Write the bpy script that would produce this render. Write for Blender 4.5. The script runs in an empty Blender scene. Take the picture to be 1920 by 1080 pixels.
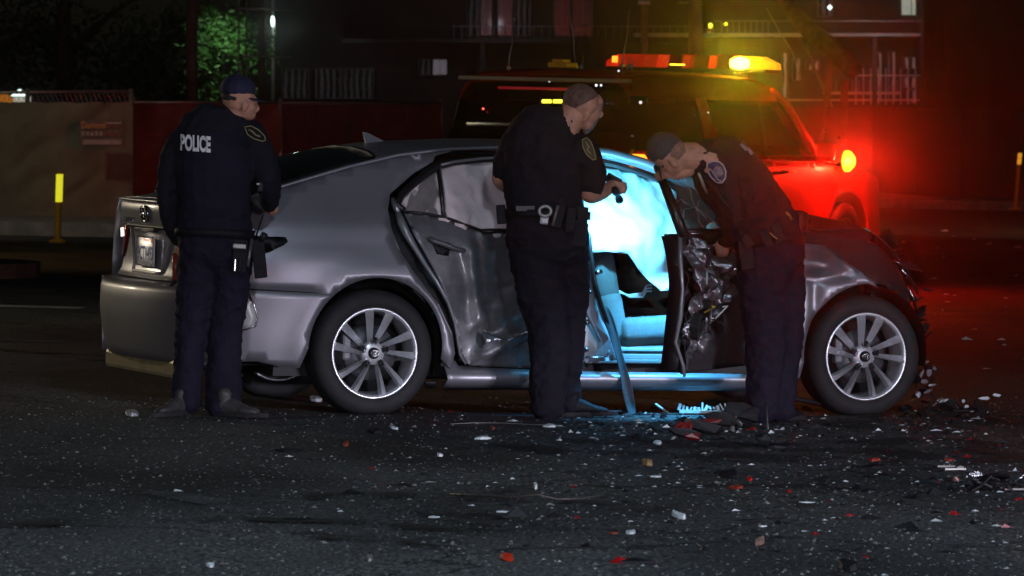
import bpy, bmesh, math, random
from mathutils import Vector, Matrix, noise
from mathutils.geometry import delaunay_2d_cdt
from mathutils.bvhtree import BVHTree
random.seed(7)
R = math.radians
SC = bpy.context.scene
C = SC.collection
# ---------------------------------------------------------------- camera
CAM_H = 1.65
F = 10353.0            # focal length in photograph pixels (1920 wide)
HY = 186.0             # horizon row
cam = bpy.data.cameras.new('camera'); camo = bpy.data.objects.new('camera', cam); C.objects.link(camo)
cam.sensor_width = 36; cam.lens = F/1920*36
cam.shift_y = -(540-HY)/1920
cam.clip_start = .5; cam.clip_end = 2000
camo.location = (0, 0, CAM_H); camo.rotation_euler = (R(90), 0, 0)
cam.dof.use_dof = True; cam.dof.focus_distance = 29.3; cam.dof.aperture_fstop = 11
SC.camera = camo
# ---------------------------------------------------------------- night sky, exposure
w = bpy.data.worlds.new('World'); SC.world = w; w.use_nodes = True
nt = w.node_tree; bg = nt.nodes['Background']
sky = nt.nodes.new('ShaderNodeTexSky'); sky.sky_type = 'NISHITA'; sky.sun_disc = False
sky.sun_elevation = R(28); sky.sun_rotation = R(200)
nt.links.new(sky.outputs[0], bg.inputs[0]); bg.inputs[1].default_value = 0.0007
SC.view_settings.view_transform = 'Standard'; SC.view_settings.look = 'None'
SC.view_settings.exposure = 0; SC.view_settings.gamma = 1
SC.cycles.use_denoising = True
SC.cycles.max_bounces = 6; SC.cycles.transparent_max_bounces = 12
SC.cycles.volume_bounces = 0
try: SC.cycles.use_light_tree = True
except Exception: pass

def lamp(kind, name, loc, energy, col, target=None, size=.1, spot=60, blend=.4):
    l = bpy.data.lights.new(name, kind); l.energy = energy; l.color = col
    if kind == 'SPOT': l.spot_size = R(spot); l.spot_blend = blend; l.shadow_soft_size = size
    elif kind == 'POINT': l.shadow_soft_size = size
    elif kind == 'SUN': l.angle = R(size)
    elif kind == 'AREA': l.size = size
    o = bpy.data.objects.new(name, l); C.objects.link(o); o.location = loc
    if target is not None:
        o.rotation_euler = (Vector(target)-Vector(loc)).to_track_quat('-Z', 'Y').to_euler()
    return o
# faint moonlight, added camera-side fills, and warm street lamps out of frame
lamp('SUN', 'moonlight', (0, 0, 50), .006, (.8, .85, 1), (-8, 30, 0), size=6)
lamp('AREA', 'street_light_behind', (-4.5, 3, .9), 900, (.84, .85, 1.0), (.6, 29, .3), size=1.7)  # unseen low lamp added to light the car and officers
lamp('AREA', 'oncoming_headlight_glow', (13, 14, .7), 560, (.84, .82, 1.0), (.4, 29.2, .4), size=2.0)  # unseen area lamp added to brighten the car's side
for hx, hy, tx, ty in ((12, 13, -1.6, 28.6), (13.2, 13.7, 1.6, 29.9)):      # unseen headlights added, cones cut off so only low panels are lit
    dd = math.hypot(tx-hx, ty-hy); lamp('SPOT', 'dipped_headlight', (hx, hy, .60), 3400, (.86, .84, 1.0), (tx, ty, .60-dd*math.tan(R(24.2))), size=.10, spot=50, blend=.10)
lamp('AREA', 'red_warning_light_behind', (7.2, 9, 1.1), 60, (1, .10, .06), (-1.2, 28.8, .6), size=.7)
lamp('SPOT', 'street_light_over_road', (3, 13, 9), 2800, (.60, .79, .96), (.6, 19.5, 0), size=.4, spot=84, blend=1)  # unseen spot added to light the foreground, cone kept off the car
lamp('SPOT', 'sodium_street_light', (-8.5, 57.5, 6.5), 320, (1, .84, .62), (-6.0, 64.5, .2), size=.3, spot=74, blend=1)
lamp('SPOT', 'sodium_street_light', (-8.5, 52, 6), 330, (1, .60, .22), (-5.6, 53.5, 0), size=.3, spot=74, blend=1)
lamp('AREA', 'sodium_street_light', (-11, 41, 3.6), 200, (1, .86, .6), (-2.3, 29.4, .8), size=1.1)  # area lamp added for the warm reflection on the trunk
lamp('SPOT', 'sodium_street_light', (-10, 19, 4), 260, (1, .80, .5), (-2.4, 29.4, .7), size=.25, spot=16, blend=.8)
lamp('SPOT', 'sodium_street_light', (9.5, 72, 7), 700, (1, .58, .34), (7.0, 77, 0), size=.3, spot=80, blend=1)

# ---------------------------------------------------------------- projection helpers
def gz(X): return -0.0245*max(-12, min(12, X+.726))
def P(px, py, Y): return Vector(((px-960)/F*Y, Y, CAM_H-(py-HY)/F*Y))
def onground(px, py):
    # point of the sloping road seen at this pixel
    k = (px-960)/F; m = (py-HY)/F
    # CAM_H - m*Y = -0.0245*(k*Y+.726)
    Y = (CAM_H+0.0245*.726)/(m-0.0245*k)
    return Vector((k*Y, Y, gz(k*Y)))
def pchip(xs, ys):
    n = len(xs); h = [xs[i+1]-xs[i] for i in range(n-1)]; d = [(ys[i+1]-ys[i])/h[i] for i in range(n-1)]
    m = [d[0]]+[0 if d[i-1]*d[i] <= 0 else 2*d[i-1]*d[i]/(d[i-1]+d[i]) for i in range(1, n-1)]+[d[-1]]
    def f(x):
        if x <= xs[0]: return ys[0]
        if x >= xs[-1]: return ys[-1]
        i = 0
        while x > xs[i+1]: i += 1
        t = (x-xs[i])/h[i]
        return ((2*t**3-3*t*t+1)*ys[i]+(t**3-2*t*t+t)*h[i]*m[i]+(-2*t**3+3*t*t)*ys[i+1]+(t**3-t*t)*h[i]*m[i+1])
    return f

# ---------------------------------------------------------------- materials
MATS = {}
def mat(name, col, rough=.6, metal=0, emis=None, estr=0, noise_amt=0, nscale=8, bump=0, bscale=40, coat=0, alpha=1, spec=.5, trans=0, col2=None, ior=1.45):
    m = bpy.data.materials.new(name); m.use_nodes = True; n = m.node_tree.nodes; l = m.node_tree.links
    b = n['Principled BSDF']; b.inputs['Base Color'].default_value = (*col, 1); b.inputs['Roughness'].default_value = rough
    b.inputs['Metallic'].default_value = metal; b.inputs['Coat Weight'].default_value = coat; b.inputs['Coat Roughness'].default_value = .06
    b.inputs['Alpha'].default_value = alpha; b.inputs['Specular IOR Level'].default_value = spec
    b.inputs['Transmission Weight'].default_value = trans; b.inputs['IOR'].default_value = ior
    if emis: b.inputs['Emission Color'].default_value = (*emis, 1); b.inputs['Emission Strength'].default_value = estr
    tc = n.new('ShaderNodeTexCoord')
    if noise_amt or col2:
        t = n.new('ShaderNodeTexNoise'); t.inputs['Scale'].default_value = nscale; t.inputs['Detail'].default_value = 8
        t.inputs['Roughness'].default_value = .65
        l.new(tc.outputs['Object'], t.inputs[0])
        r = n.new('ShaderNodeValToRGB'); r.color_ramp.elements[0].position = .35; r.color_ramp.elements[1].position = .68
        c2 = col2 if col2 else tuple(c*(1+noise_amt) for c in col)
        c1 = col if col2 else tuple(c*(1-noise_amt) for c in col)
        r.color_ramp.elements[0].color = (*c1, 1); r.color_ramp.elements[1].color = (*c2, 1)
        l.new(t.outputs[0], r.inputs[0]); l.new(r.outputs[0], b.inputs['Base Color'])
    if bump:
        t = n.new('ShaderNodeTexNoise'); t.inputs['Scale'].default_value = bscale; t.inputs['Detail'].default_value = 6
        l.new(tc.outputs['Object'], t.inputs[0])
        bp = n.new('ShaderNodeBump'); bp.inputs['Strength'].default_value = bump; bp.inputs['Distance'].default_value = .01
        l.new(t.outputs[0], bp.inputs['Height']); l.new(bp.outputs[0], b.inputs['Normal'])
    MATS[name] = m; return m

M_paint = mat('grey_car_paint', (.29, .28, .31), .42, .62, coat=.12, noise_amt=.07, nscale=2.5, bump=.02, bscale=900)
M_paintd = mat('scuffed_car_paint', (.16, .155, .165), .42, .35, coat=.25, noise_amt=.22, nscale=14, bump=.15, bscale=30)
M_bare = mat('bare_crumpled_metal', (.42, .42, .45), .28, .85, noise_amt=.35, nscale=18, bump=.6, bscale=35)
M_black = mat('black_plastic', (.012, .012, .014), .5, spec=.3, noise_amt=.3, nscale=10, bump=.1, bscale=80)
M_rubber = mat('tyre_rubber', (.017, .016, .018), .75, noise_amt=.25, nscale=12, bump=.25, bscale=120)
M_alloy = mat('silver_alloy', (.8, .8, .84), .30, .7, noise_amt=.1, nscale=20)
M_alloyd = mat('alloy_shadow_grey', (.12, .12, .13), .5, .6, noise_amt=.2, nscale=20)  # darker grey alloy for brake parts and the other vehicle's wheels
M_glass = mat('tinted_glass', (.012, .014, .013), .06, 0, alpha=.82, spec=.7, noise_amt=.2, nscale=5)
M_clear = mat('clear_glass', (.22, .42, .40), .12, 0, alpha=.5, spec=.8, noise_amt=.3, nscale=7, bump=.3, bscale=14)
M_chrome = mat('chrome_trim', (.55, .55, .57), .2, 1, noise_amt=.05)
M_redlens = mat('red_lamp_lens', (.35, .012, .015), .18, 0, coat=.6, noise_amt=.15, nscale=20)
M_airbag = mat('airbag_cloth', (.84, .70, .71), .85, noise_amt=.08, nscale=6, bump=.25, bscale=60)
M_seat = mat('grey_seat_cloth', (.13, .135, .135), .8, noise_amt=.1, nscale=30, bump=.2, bscale=150)
M_trimin = mat('dark_interior_trim', (.07, .065, .06), .7, noise_amt=.25, nscale=12, bump=.2, bscale=60)
M_belt = mat('grey_webbing', (.03, .034, .042), .8, noise_amt=.15, nscale=60, bump=.3, bscale=200)
M_cloth = mat('navy_uniform_cloth', (.0105, .009, .020), .85, noise_amt=.2, nscale=9, bump=.5, bscale=22, spec=.25)
M_cloth2 = mat('black_uniform_cloth', (.0095, .008, .0145), .85, noise_amt=.2, nscale=9, bump=.5, bscale=22, spec=.25)
M_capc = mat('navy_cap_cloth', (.014, .012, .04), .8, noise_amt=.15, nscale=15, bump=.3, bscale=120)
M_leather = mat('black_leather', (.010, .009, .012), .6, spec=.2, noise_amt=.3, nscale=18, bump=.3, bscale=80)
M_shoe = mat('dusty_shoe_leather', (.05, .045, .045), .5, noise_amt=.4, nscale=18, bump=.3, bscale=80)
M_skin = mat('skin', (.50, .24, .16), .55, noise_amt=.22, nscale=22, bump=.15, bscale=90)
M_hair = mat('dark_hair', (.03, .024, .022), .7, noise_amt=.5, nscale=60, bump=.8, bscale=220)
M_grey_hair = mat('grey_hair', (.20, .17, .16), .75, noise_amt=.45, nscale=60, bump=.8, bscale=220)
M_white = mat('white_print', (.75, .72, .76), .6, noise_amt=.1, nscale=40)
M_gold = mat('gold_thread', (.30, .24, .10), .6, noise_amt=.2, nscale=40)
M_silver = mat('silver_thread', (.42, .40, .42), .5, noise_amt=.2, nscale=40)
M_patchblue = mat('blue_patch_cloth', (.045, .04, .10), .8, noise_amt=.2, nscale=60)
M_plate = mat('licence_plate_white', (.72, .70, .70), .4, noise_amt=.05, nscale=30)
M_plateink = mat('licence_plate_ink', (.03, .04, .13), .5, noise_amt=.1)
M_whiteplastic = mat('white_plastic', (.66, .70, .72), .4, noise_amt=.12, nscale=30)
M_redplastic = mat('red_plastic', (.26, .04, .025), .35, noise_amt=.2, nscale=30)
M_orange = mat('orange_plastic', (.75, .24, .03), .45, noise_amt=.1, nscale=20)
M_yellowp = mat('yellow_plastic', (.70, .36, .02), .5, noise_amt=.12, nscale=12)
M_reflect = mat('reflective_yellow_sheet', (.85, .80, .05), .4, emis=(.95, .9, .03), estr=.75, noise_amt=.05, nscale=30)  # emission stands in for light thrown back by the sheet
M_reflecto = mat('reflective_amber_sheet', (.85, .45, .05), .4, emis=(1, .45, .03), estr=.6, noise_amt=.05, nscale=30)  # returned light put into emission here too
M_galv = mat('galvanised_pipe', (.34, .33, .31), .45, .7, noise_amt=.15, nscale=20)
M_screen = mat('fence_screen_fabric', (.20, .19, .125), .9, noise_amt=.22, nscale=2.2, bump=.3, bscale=25)
M_screen2 = mat('dark_fence_screen_fabric', (.17, .045, .04), .9, noise_amt=.3, nscale=2.5, bump=.3, bscale=25)  # red lamp spill put into the cloth colour
M_concrete = mat('kerb_concrete', (.30, .28, .25), .85, noise_amt=.3, nscale=4, bump=.3, bscale=30)
M_redkerb = mat('red_painted_kerb', (.11, .04, .03), .8, noise_amt=.35, nscale=6, bump=.3, bscale=30)
M_roadpaint = mat('worn_road_paint', (.42, .42, .42), .7, noise_amt=.35, nscale=5)
M_bark = mat('bark', (.09, .07, .055), .9, noise_amt=.4, nscale=8, bump=.8, bscale=20)
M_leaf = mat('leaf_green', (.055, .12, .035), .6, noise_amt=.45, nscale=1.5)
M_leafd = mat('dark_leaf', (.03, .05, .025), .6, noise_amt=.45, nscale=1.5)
M_wall = mat('dark_stucco', (.10, .085, .085), .9, noise_amt=.2, nscale=.8, bump=.2, bscale=20)
M_wallr = mat('brown_stucco_wall', (.16, .075, .06), .9, noise_amt=.18, nscale=.6, bump=.2, bscale=20)
M_slab = mat('pale_painted_beam', (.52, .50, .50), .8, noise_amt=.2, nscale=3)
M_frame = mat('window_frame_metal', (.26, .25, .26), .6, .3, noise_amt=.2, nscale=6)
M_pane = mat('dark_window_pane', (.035, .037, .045), .12, noise_amt=.3, nscale=1.2)
M_litwin = mat('lit_room_window', (.4, .45, .4), .5, emis=(.55, .62, .50), estr=.42, noise_amt=.25, nscale=4)
M_blind = mat('pale_window_blind', (.40, .37, .37), .8, emis=(.5, .42, .45), estr=.03, noise_amt=.3, nscale=5)
M_suvred = mat('red_fire_paint', (.40, .010, .008), .5, 0, coat=.15, noise_amt=.08, nscale=3)
M_suvwhite = mat('pale_roof_paint', (.40, .30, .18), .4, 0, coat=.4, noise_amt=.08, nscale=3)
M_suvglass = mat('dark_privacy_glass', (.006, .006, .007), .09, spec=.45, noise_amt=.2, nscale=2)
M_amber_on = mat('amber_lamp_lit', (1, .6, .05), .4, emis=(1, .80, .05), estr=14)
M_amber_lens = mat('amber_lens_glowing', (.5, .2, .03), .3, emis=(1, .50, .02), estr=.55, noise_amt=.3, nscale=14)
M_red_on = mat('red_lamp_lit', (1, .2, .02), .4, emis=(1, .36, .012), estr=4)
M_red_lens = mat('red_lens_glowing', (.6, .03, .02), .3, emis=(1, .03, .01), estr=.42, noise_amt=.5, nscale=9)
M_red_dim = mat('red_lens_dim', (.35, .02, .01), .3, emis=(1, .03, .01), estr=.22, noise_amt=.5, nscale=9)
M_lampwhite = mat('lit_white_lamp', (.9, 1, .95), .4, emis=(.72, 1, .9), estr=2.6)
M_lampyellow = mat('lit_yellow_lamp', (1, .9, .3), .4, emis=(.9, .85, .05), estr=2.6)
M_torch = mat('lit_torch_lens', (1, 1, 1), .4, emis=(.45, .9, 1), estr=4)

# ---------------------------------------------------------------- object helpers
def mesh_obj(name, verts, faces, m, parent=None, smooth=True, mats=None, fm=None):
    me = bpy.data.meshes.new(name); me.from_pydata([tuple(v) for v in verts], [], faces)
    o = bpy.data.objects.new(name, me); C.objects.link(o)
    for x in (mats or [m]): me.materials.append(x)
    if fm: me.polygons.foreach_set('material_index', fm)
    if smooth: me.polygons.foreach_set('use_smooth', [True]*len(me.polygons))
    if parent: o.parent = parent
    me.update(); return o
def bm_obj(name, bm, m, parent=None, smooth=False, loc=None):
    me = bpy.data.meshes.new(name); bmesh.ops.recalc_face_normals(bm, faces=bm.faces[:]); bm.to_mesh(me); bm.free()
    o = bpy.data.objects.new(name, me); C.objects.link(o); me.materials.append(m)
    if smooth: me.polygons.foreach_set('use_smooth', [True]*len(me.polygons))
    if parent: o.parent = parent
    if loc is not None: o.location = loc
    return o
def tag(o, label, cat, group=None):
    o['label'] = label; o['category'] = cat
    if group: o['group'] = group
    return o
def empty(name, loc=(0, 0, 0), rz=0, parent=None):
    o = bpy.data.objects.new(name, None); C.objects.link(o); o.location = loc; o.rotation_euler = (0, 0, rz)
    o.empty_display_size = .1
    if parent: o.parent = parent
    return o
def kind(o, k): o['kind'] = k; return o
def add_box(bm, c, s, rot=None, bevel=0):
    r = bmesh.ops.create_cube(bm, size=1); v = r['verts']
    M = Matrix.Translation(Vector(c)) @ (rot.to_4x4() if rot is not None else Matrix.Identity(4)) @ Matrix.Diagonal((*s, 1))
    bmesh.ops.transform(bm, matrix=M, verts=v)
    if bevel:
        es = list({e for x in v for e in x.link_edges})
        bmesh.ops.bevel(bm, geom=es, offset=bevel, segments=2, affect='EDGES', profile=.6)
def curtain(name, base, strength):
    m = mat(name, base, .85, emis=(.5, .42, .45), estr=strength); n = m.node_tree.nodes; l = m.node_tree.links; b = n['Principled BSDF']
    tc = n.new('ShaderNodeTexCoord'); wv = n.new('ShaderNodeTexWave'); wv.bands_direction = 'X'; wv.inputs['Scale'].default_value = 2.6; wv.inputs['Distortion'].default_value = 3; wv.inputs['Detail'].default_value = 3
    nz = n.new('ShaderNodeTexNoise'); nz.inputs['Scale'].default_value = 1.3
    l.new(tc.outputs['Object'], wv.inputs[0]); l.new(tc.outputs['Object'], nz.inputs[0])
    mx = n.new('ShaderNodeMath'); mx.operation = 'MULTIPLY'; l.new(wv.outputs[1], mx.inputs[0]); l.new(nz.outputs[0], mx.inputs[1])
    rp = n.new('ShaderNodeValToRGB'); rp.color_ramp.elements[0].position = .15; rp.color_ramp.elements[1].position = .5
    rp.color_ramp.elements[0].color = (.03, .03, .03, 1); rp.color_ramp.elements[1].color = (*base, 1); l.new(mx.outputs[0], rp.inputs[0]); l.new(rp.outputs[0], b.inputs['Base Color']); l.new(rp.outputs[0], b.inputs['Emission Color'])
    return m
M_blind2 = curtain('bright_window_curtain', (.55, .50, .50), .09)
M_blind = curtain('window_curtain', (.24, .23, .23), .03)
def split_obj(name, bm, m, parent=None, smooth=False):
    # every loose piece of the bmesh becomes an object of its own
    bm.verts.ensure_lookup_table(); seen = set(); out = []
    for v in bm.verts:
        if v in seen: continue
        st_ = [v]; isl_ = []; seen.add(v)
        while st_:
            a = st_.pop(); isl_.append(a)
            for e in a.link_edges:
                b = e.other_vert(a)
                if b not in seen: seen.add(b); st_.append(b)
        ix = {a: i for i, a in enumerate(isl_)}; fs = {f for a in isl_ for f in a.link_faces}
        out.append(mesh_obj(name, [a.co.copy() for a in isl_], [tuple(ix[x] for x in f.verts) for f in fs], m, parent, smooth))
    bm.free(); return out
def box(name, c, s, m, parent=None, rot=None, bevel=0, smooth=False):
    bm = bmesh.new(); add_box(bm, c, s, rot, bevel); return bm_obj(name, bm, m, parent, smooth)
def add_tube(bm, pts, rad, n=8, closed=False, flat=None):
    pts = [Vector(p) for p in pts]; N = len(pts); rads = rad if isinstance(rad, (list, tuple)) else [rad]*N
    rings = []; up = Vector((0, 0, 1)); prev = None
    for i, p in enumerate(pts):
        a = pts[i-1] if (i > 0 or closed) else p; b = pts[(i+1) % N] if (i < N-1 or closed) else p
        d = (b-a).normalized()
        if prev is None: s = d.cross(up if abs(d.z) < .95 else Vector((1, 0, 0))).normalized()
        else: s = (prev-d*prev.dot(d)).normalized()
        prev = s; t = d.cross(s); rr = rads[i]; f = flat or 1
        rings.append([bm.verts.new(p+s*math.cos(2*math.pi*k/n)*rr+t*math.sin(2*math.pi*k/n)*rr*f) for k in range(n)])
    for i in range(N if closed else N-1):
        A = rings[i]; B = rings[(i+1) % N]
        for k in range(n): bm.faces.new((A[k], A[(k+1) % n], B[(k+1) % n], B[k]))
    if not closed: bm.faces.new(rings[0][::-1]); bm.faces.new(rings[-1])
def tube(name, pts, rad, m, parent=None, n=8, closed=False, flat=None):
    bm = bmesh.new(); add_tube(bm, pts, rad, n, closed, flat); return bm_obj(name, bm, m, parent, True)
def add_lathe(bm, prof, n=32, axis='Y', c=(0, 0, 0), closed=True):
    rings = []
    for r, a in prof:
        rg = []
        for k in range(n):
            t = 2*math.pi*k/n
            if axis == 'Y': v = (r*math.cos(t), a, r*math.sin(t))
            elif axis == 'X': v = (a, r*math.cos(t), r*math.sin(t))
            else: v = (r*math.cos(t), r*math.sin(t), a)
            rg.append(bm.verts.new(Vector(v)+Vector(c)))
        rings.append(rg)
    m = len(rings)
    for i in range(m if closed else m-1):
        A = rings[i]; B = rings[(i+1) % m]
        for k in range(n): bm.faces.new((A[k], A[(k+1) % n], B[(k+1) % n], B[k]))
    if not closed:
        if prof[0][0] > 1e-4: bm.faces.new(rings[0][::-1])
        if prof[-1][0] > 1e-4: bm.faces.new(rings[-1])
def lathe(name, prof, m, parent=None, n=32, axis='Y', c=(0, 0, 0), closed=True, smooth=True):
    bm = bmesh.new(); add_lathe(bm, prof, n, axis, c, closed); bmesh.ops.remove_doubles(bm, verts=bm.verts[:], dist=1e-5)
    return bm_obj(name, bm, m, parent, smooth)
def inpoly(x, y, poly):
    r = False; j = len(poly)-1
    for i in range(len(poly)):
        xi, yi = poly[i]; xj, yj = poly[j]
        if (yi > y) != (yj > y) and x < (xj-xi)*(y-yi)/(yj-yi)+xi: r = not r
        j = i
    return r
def resample(poly, step, closed=True):
    out = []; n = len(poly)
    for i in range(n if closed else n-1):
        a = poly[i]; b = poly[(i+1) % n]; L = math.hypot(b[0]-a[0], b[1]-a[1]); k = max(1, int(L/step+.5))
        for j in range(k): out.append((a[0]+(b[0]-a[0])*j/k, a[1]+(b[1]-a[1])*j/k))
    if not closed: out.append(tuple(poly[-1]))
    return out
def patch_geo(outline, f, step=.05, holes=()):
    loops = [resample(outline, step)]+[resample(h, step) for h in holes]
    vs = []; es = []
    for L in loops:
        s = len(vs); vs += L; es += [(s+i, s+(i+1) % len(L)) for i in range(len(L))]
    bpts = list(vs)
    x0 = min(p[0] for p in outline); x1 = max(p[0] for p in outline); y0 = min(p[1] for p in outline); y1 = max(p[1] for p in outline)
    gx = int((x1-x0)/step)+1; gy = int((y1-y0)/step)+1
    cell = {}
    for p in bpts: cell.setdefault((int(p[0]//step), int(p[1]//step)), []).append(p)
    for i in range(gx+1):
        for j in range(gy+1):
            x = x0+(i+.5*(j % 2))*step; y = y0+j*step
            if not inpoly(x, y, loops[0]) or any(inpoly(x, y, h) for h in loops[1:]): continue
            cx, cy = int(x//step), int(y//step); ok = True
            for a in (-1, 0, 1):
                for b in (-1, 0, 1):
                    for q in cell.get((cx+a, cy+b), ()):
                        if (q[0]-x)**2+(q[1]-y)**2 < (.55*step)**2: ok = False
            if ok: vs.append((x, y))
    r = delaunay_2d_cdt([Vector(v) for v in vs], es, [], 0, 1e-6)
    V = r[0]; T = []
    for t in r[2]:
        cx = sum(V[i][0] for i in t)/3; cy = sum(V[i][1] for i in t)/3
        if inpoly(cx, cy, loops[0]) and not any(inpoly(cx, cy, h) for h in loops[1:]): T.append(tuple(t))
    return [f(v[0], v[1]) for v in V], T
def patch(name, outline, f, m, parent=None, step=.05, thick=.006, holes=(), smooth=True):
    V, T = patch_geo(outline, f, step, holes)
    o = mesh_obj(name, V, T, m, parent, smooth)
    if thick:
        s = o.modifiers.new('s', 'SOLIDIFY'); s.thickness = thick; s.offset = 0
    return o
def text_geo(s, size=1.0, extrude=0.0, shear=0, bold=0):
    cu = bpy.data.curves.new('t', 'FONT'); cu.body = s; cu.size = size; cu.extrude = extrude; cu.shear = shear; cu.offset = bold
    cu.align_x = 'CENTER'; cu.align_y = 'CENTER'
    o = bpy.data.objects.new('t', cu); C.objects.link(o); bpy.context.view_layer.update()
    dg = bpy.context.evaluated_depsgraph_get(); me = bpy.data.meshes.new_from_object(o.evaluated_get(dg))
    V = [v.co.copy() for v in me.vertices]; Fc = [tuple(p.vertices) for p in me.polygons]
    bpy.data.objects.remove(o); bpy.data.meshes.remove(me); bpy.data.curves.remove(cu)
    return V, Fc
# ================================================================ SETTING
def ground_mesh(name, xs, ys, m, dz=0):
    V = [(x, y, gz(x)+dz) for y in ys for x in xs]; n = len(xs)
    Fc = [(j*n+i, j*n+i+1, (j+1)*n+i+1, (j+1)*n+i) for j in range(len(ys)-1) for i in range(n-1)]
    return kind(mesh_obj(name, V, Fc, m, smooth=False), 'structure')
def asphalt():
    m = bpy.data.materials.new('worn_asphalt'); m.use_nodes = True; n = m.node_tree.nodes; l = m.node_tree.links
    b = n['Principled BSDF']; b.inputs['Roughness'].default_value = .78; b.inputs['Specular IOR Level'].default_value = .35
    tc = n.new('ShaderNodeTexCoord')
    def noi(sc, det=6, stretch=(1, 1, 1)):
        mp = n.new('ShaderNodeMapping'); mp.inputs['Scale'].default_value = stretch; l.new(tc.outputs['Object'], mp.inputs[0])
        t = n.new('ShaderNodeTexNoise'); t.inputs['Scale'].default_value = sc; t.inputs['Detail'].default_value = det; l.new(mp.outputs[0], t.inputs[0]); return t.outputs[0]
    def ramp(inp, p0, p1, c0, c1):
        r = n.new('ShaderNodeValToRGB'); r.color_ramp.elements[0].position = p0; r.color_ramp.elements[1].position = p1
        r.color_ramp.elements[0].color = (*c0, 1); r.color_ramp.elements[1].color = (*c1, 1); l.new(inp, r.inputs[0]); return r.outputs[0]
    def mul(a, c):
        x = n.new('ShaderNodeMix'); x.data_type = 'RGBA'; x.blend_type = 'MULTIPLY'; x.inputs[0].default_value = 1; l.new(a, x.inputs[6]); l.new(c, x.inputs[7]); return x.outputs[2]
    base = ramp(noi(55, 4, (1, .45, 1)), .38, .66, (.020, .021, .022), (.12, .12, .12))
    big = ramp(noi(.55, 8, (1, .35, 1)), .36, .66, (.42, .42, .44), (1.5, 1.46, 1.42))
    streak = ramp(noi(1.1, 6, (.5, .30, 1)), .30, .42, (.45, .43, .45), (1, 1, 1))
    dust = ramp(noi(.9, 7, (.9, .5, 1)), .60, .78, (1, 1, 1), (1.7, 1.65, 1.65))
    vo = n.new('ShaderNodeTexVoronoi'); vo.feature = 'DISTANCE_TO_EDGE'; vo.inputs['Scale'].default_value = .55
    wn = n.new('ShaderNodeTexNoise'); wn.inputs['Scale'].default_value = 2.2; wn.inputs['Detail'].default_value = 5; l.new(tc.outputs['Object'], wn.inputs[0])
    va = n.new('ShaderNodeVectorMath'); va.operation = 'MULTIPLY_ADD'; va.inputs[1].default_value = (.9, .9, 0); l.new(wn.outputs[1], va.inputs[0]); l.new(tc.outputs['Object'], va.inputs[2]); l.new(va.outputs[0], vo.inputs['Vector'])
    crk = ramp(vo.outputs[0], .004, .016, (.25, .25, .25), (1, 1, 1))
    l.new(mul(mul(mul(mul(base, big), streak), dust), crk), b.inputs['Base Color'])
    bp = n.new('ShaderNodeBump'); bp.inputs['Strength'].default_value = .9; bp.inputs['Distance'].default_value = .012
    l.new(noi(60, 5), bp.inputs['Height']); l.new(bp.outputs[0], b.inputs['Normal'])
    return m
M_asph = asphalt()
xs = [-140, -60, -30, -20]+[-12.726+i*1.0 for i in range(0, 25)]+[20, 30, 60, 140]
ys = [-60, 0, 8]+[12+i*1.5 for i in range(60)]+[110, 150]
ground_mesh('road', xs, ys, M_asph)
# faded white stop line on the far left
def strip(name, pts, wdt, m, dz, parent=None):
    V = []; Fc = []
    for i, (x, y) in enumerate(pts):
        a = pts[max(0, i-1)]; b = pts[min(len(pts)-1, i+1)]; d = Vector((b[0]-a[0], b[1]-a[1])).normalized(); s = Vector((-d.y, d.x))*wdt/2
        for k in (-1, 1):
            X = x+s.x*k; Y = y+s.y*k; V.append((X, Y, gz(X)+dz))
        if i: Fc.append((2*i-2, 2*i-1, 2*i+1, 2*i))
    return kind(mesh_obj(name, V, Fc, m, parent, False), 'structure')
strip('road_line', [(-9, 42.3), (-6, 42.1), (-3.26, 41.9)], .34, M_roadpaint, .004)
strip('road_line', [(-9, 36.6), (-6, 36.4), (-2.9, 36.2)], .12, mat('ghost_paint', (.10, .10, .10), .8, noise_amt=.4, nscale=7), .004)
def mark_mat(name, col, amt):
    m = mat(name, col, .8); n = m.node_tree.nodes; l = m.node_tree.links; tc = n.new('ShaderNodeTexCoord'); mp = n.new('ShaderNodeMapping'); mp.inputs['Scale'].default_value = (1, .5, 1)
    t = n.new('ShaderNodeTexNoise'); t.inputs['Scale'].default_value = 3.5; t.inputs['Detail'].default_value = 9; r = n.new('ShaderNodeValToRGB'); r.color_ramp.elements[0].position = .46; r.color_ramp.elements[1].position = .62; r.color_ramp.elements[1].color = (amt, amt, amt, 1)
    l.new(tc.outputs['Object'], mp.inputs[0]); l.new(mp.outputs[0], t.inputs[0]); l.new(t.outputs[0], r.inputs[0]); l.new(r.outputs[0], n['Principled BSDF'].inputs['Alpha']); return m
M_tyremark = mark_mat('tyre_rubber_mark', (.012, .011, .011), .95); M_scuff = mark_mat('pale_scuff', (.13, .13, .13), .45); M_damp = mark_mat('oil_stain', (.008, .008, .009), .9)
def ground_strip(name, pxs, wdt, m, dz):
    pts = [onground(*p) for p in pxs]; return strip(name, [(p.x, p.y) for p in pts], wdt, m, dz)
ground_strip('tyre_mark', [(-60, 655), (80, 664), (200, 672), (330, 690)], .5, M_tyremark, .008)
ground_strip('tyre_mark', [(-60, 990), (200, 978), (430, 976), (640, 980), (900, 1000)], .22, M_tyremark, .008)
ground_strip('tyre_mark', [(500, 935), (760, 930), (1000, 940), (1240, 960)], .30, M_tyremark, .008)
ground_strip('tyre_mark', [(580, 1010), (720, 1016), (860, 1030)], .18, M_tyremark, .012)
ground_strip('scuff_mark', [(290, 925), (340, 934), (420, 950), (480, 965)], .20, M_scuff, .012)
ground_strip('scuff_mark', [(86, 752), (98, 765), (118, 790)], .10, M_scuff, .012)
ground_strip('scuff_mark', [(160, 935), (260, 948)], .16, M_scuff, .012)
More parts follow.
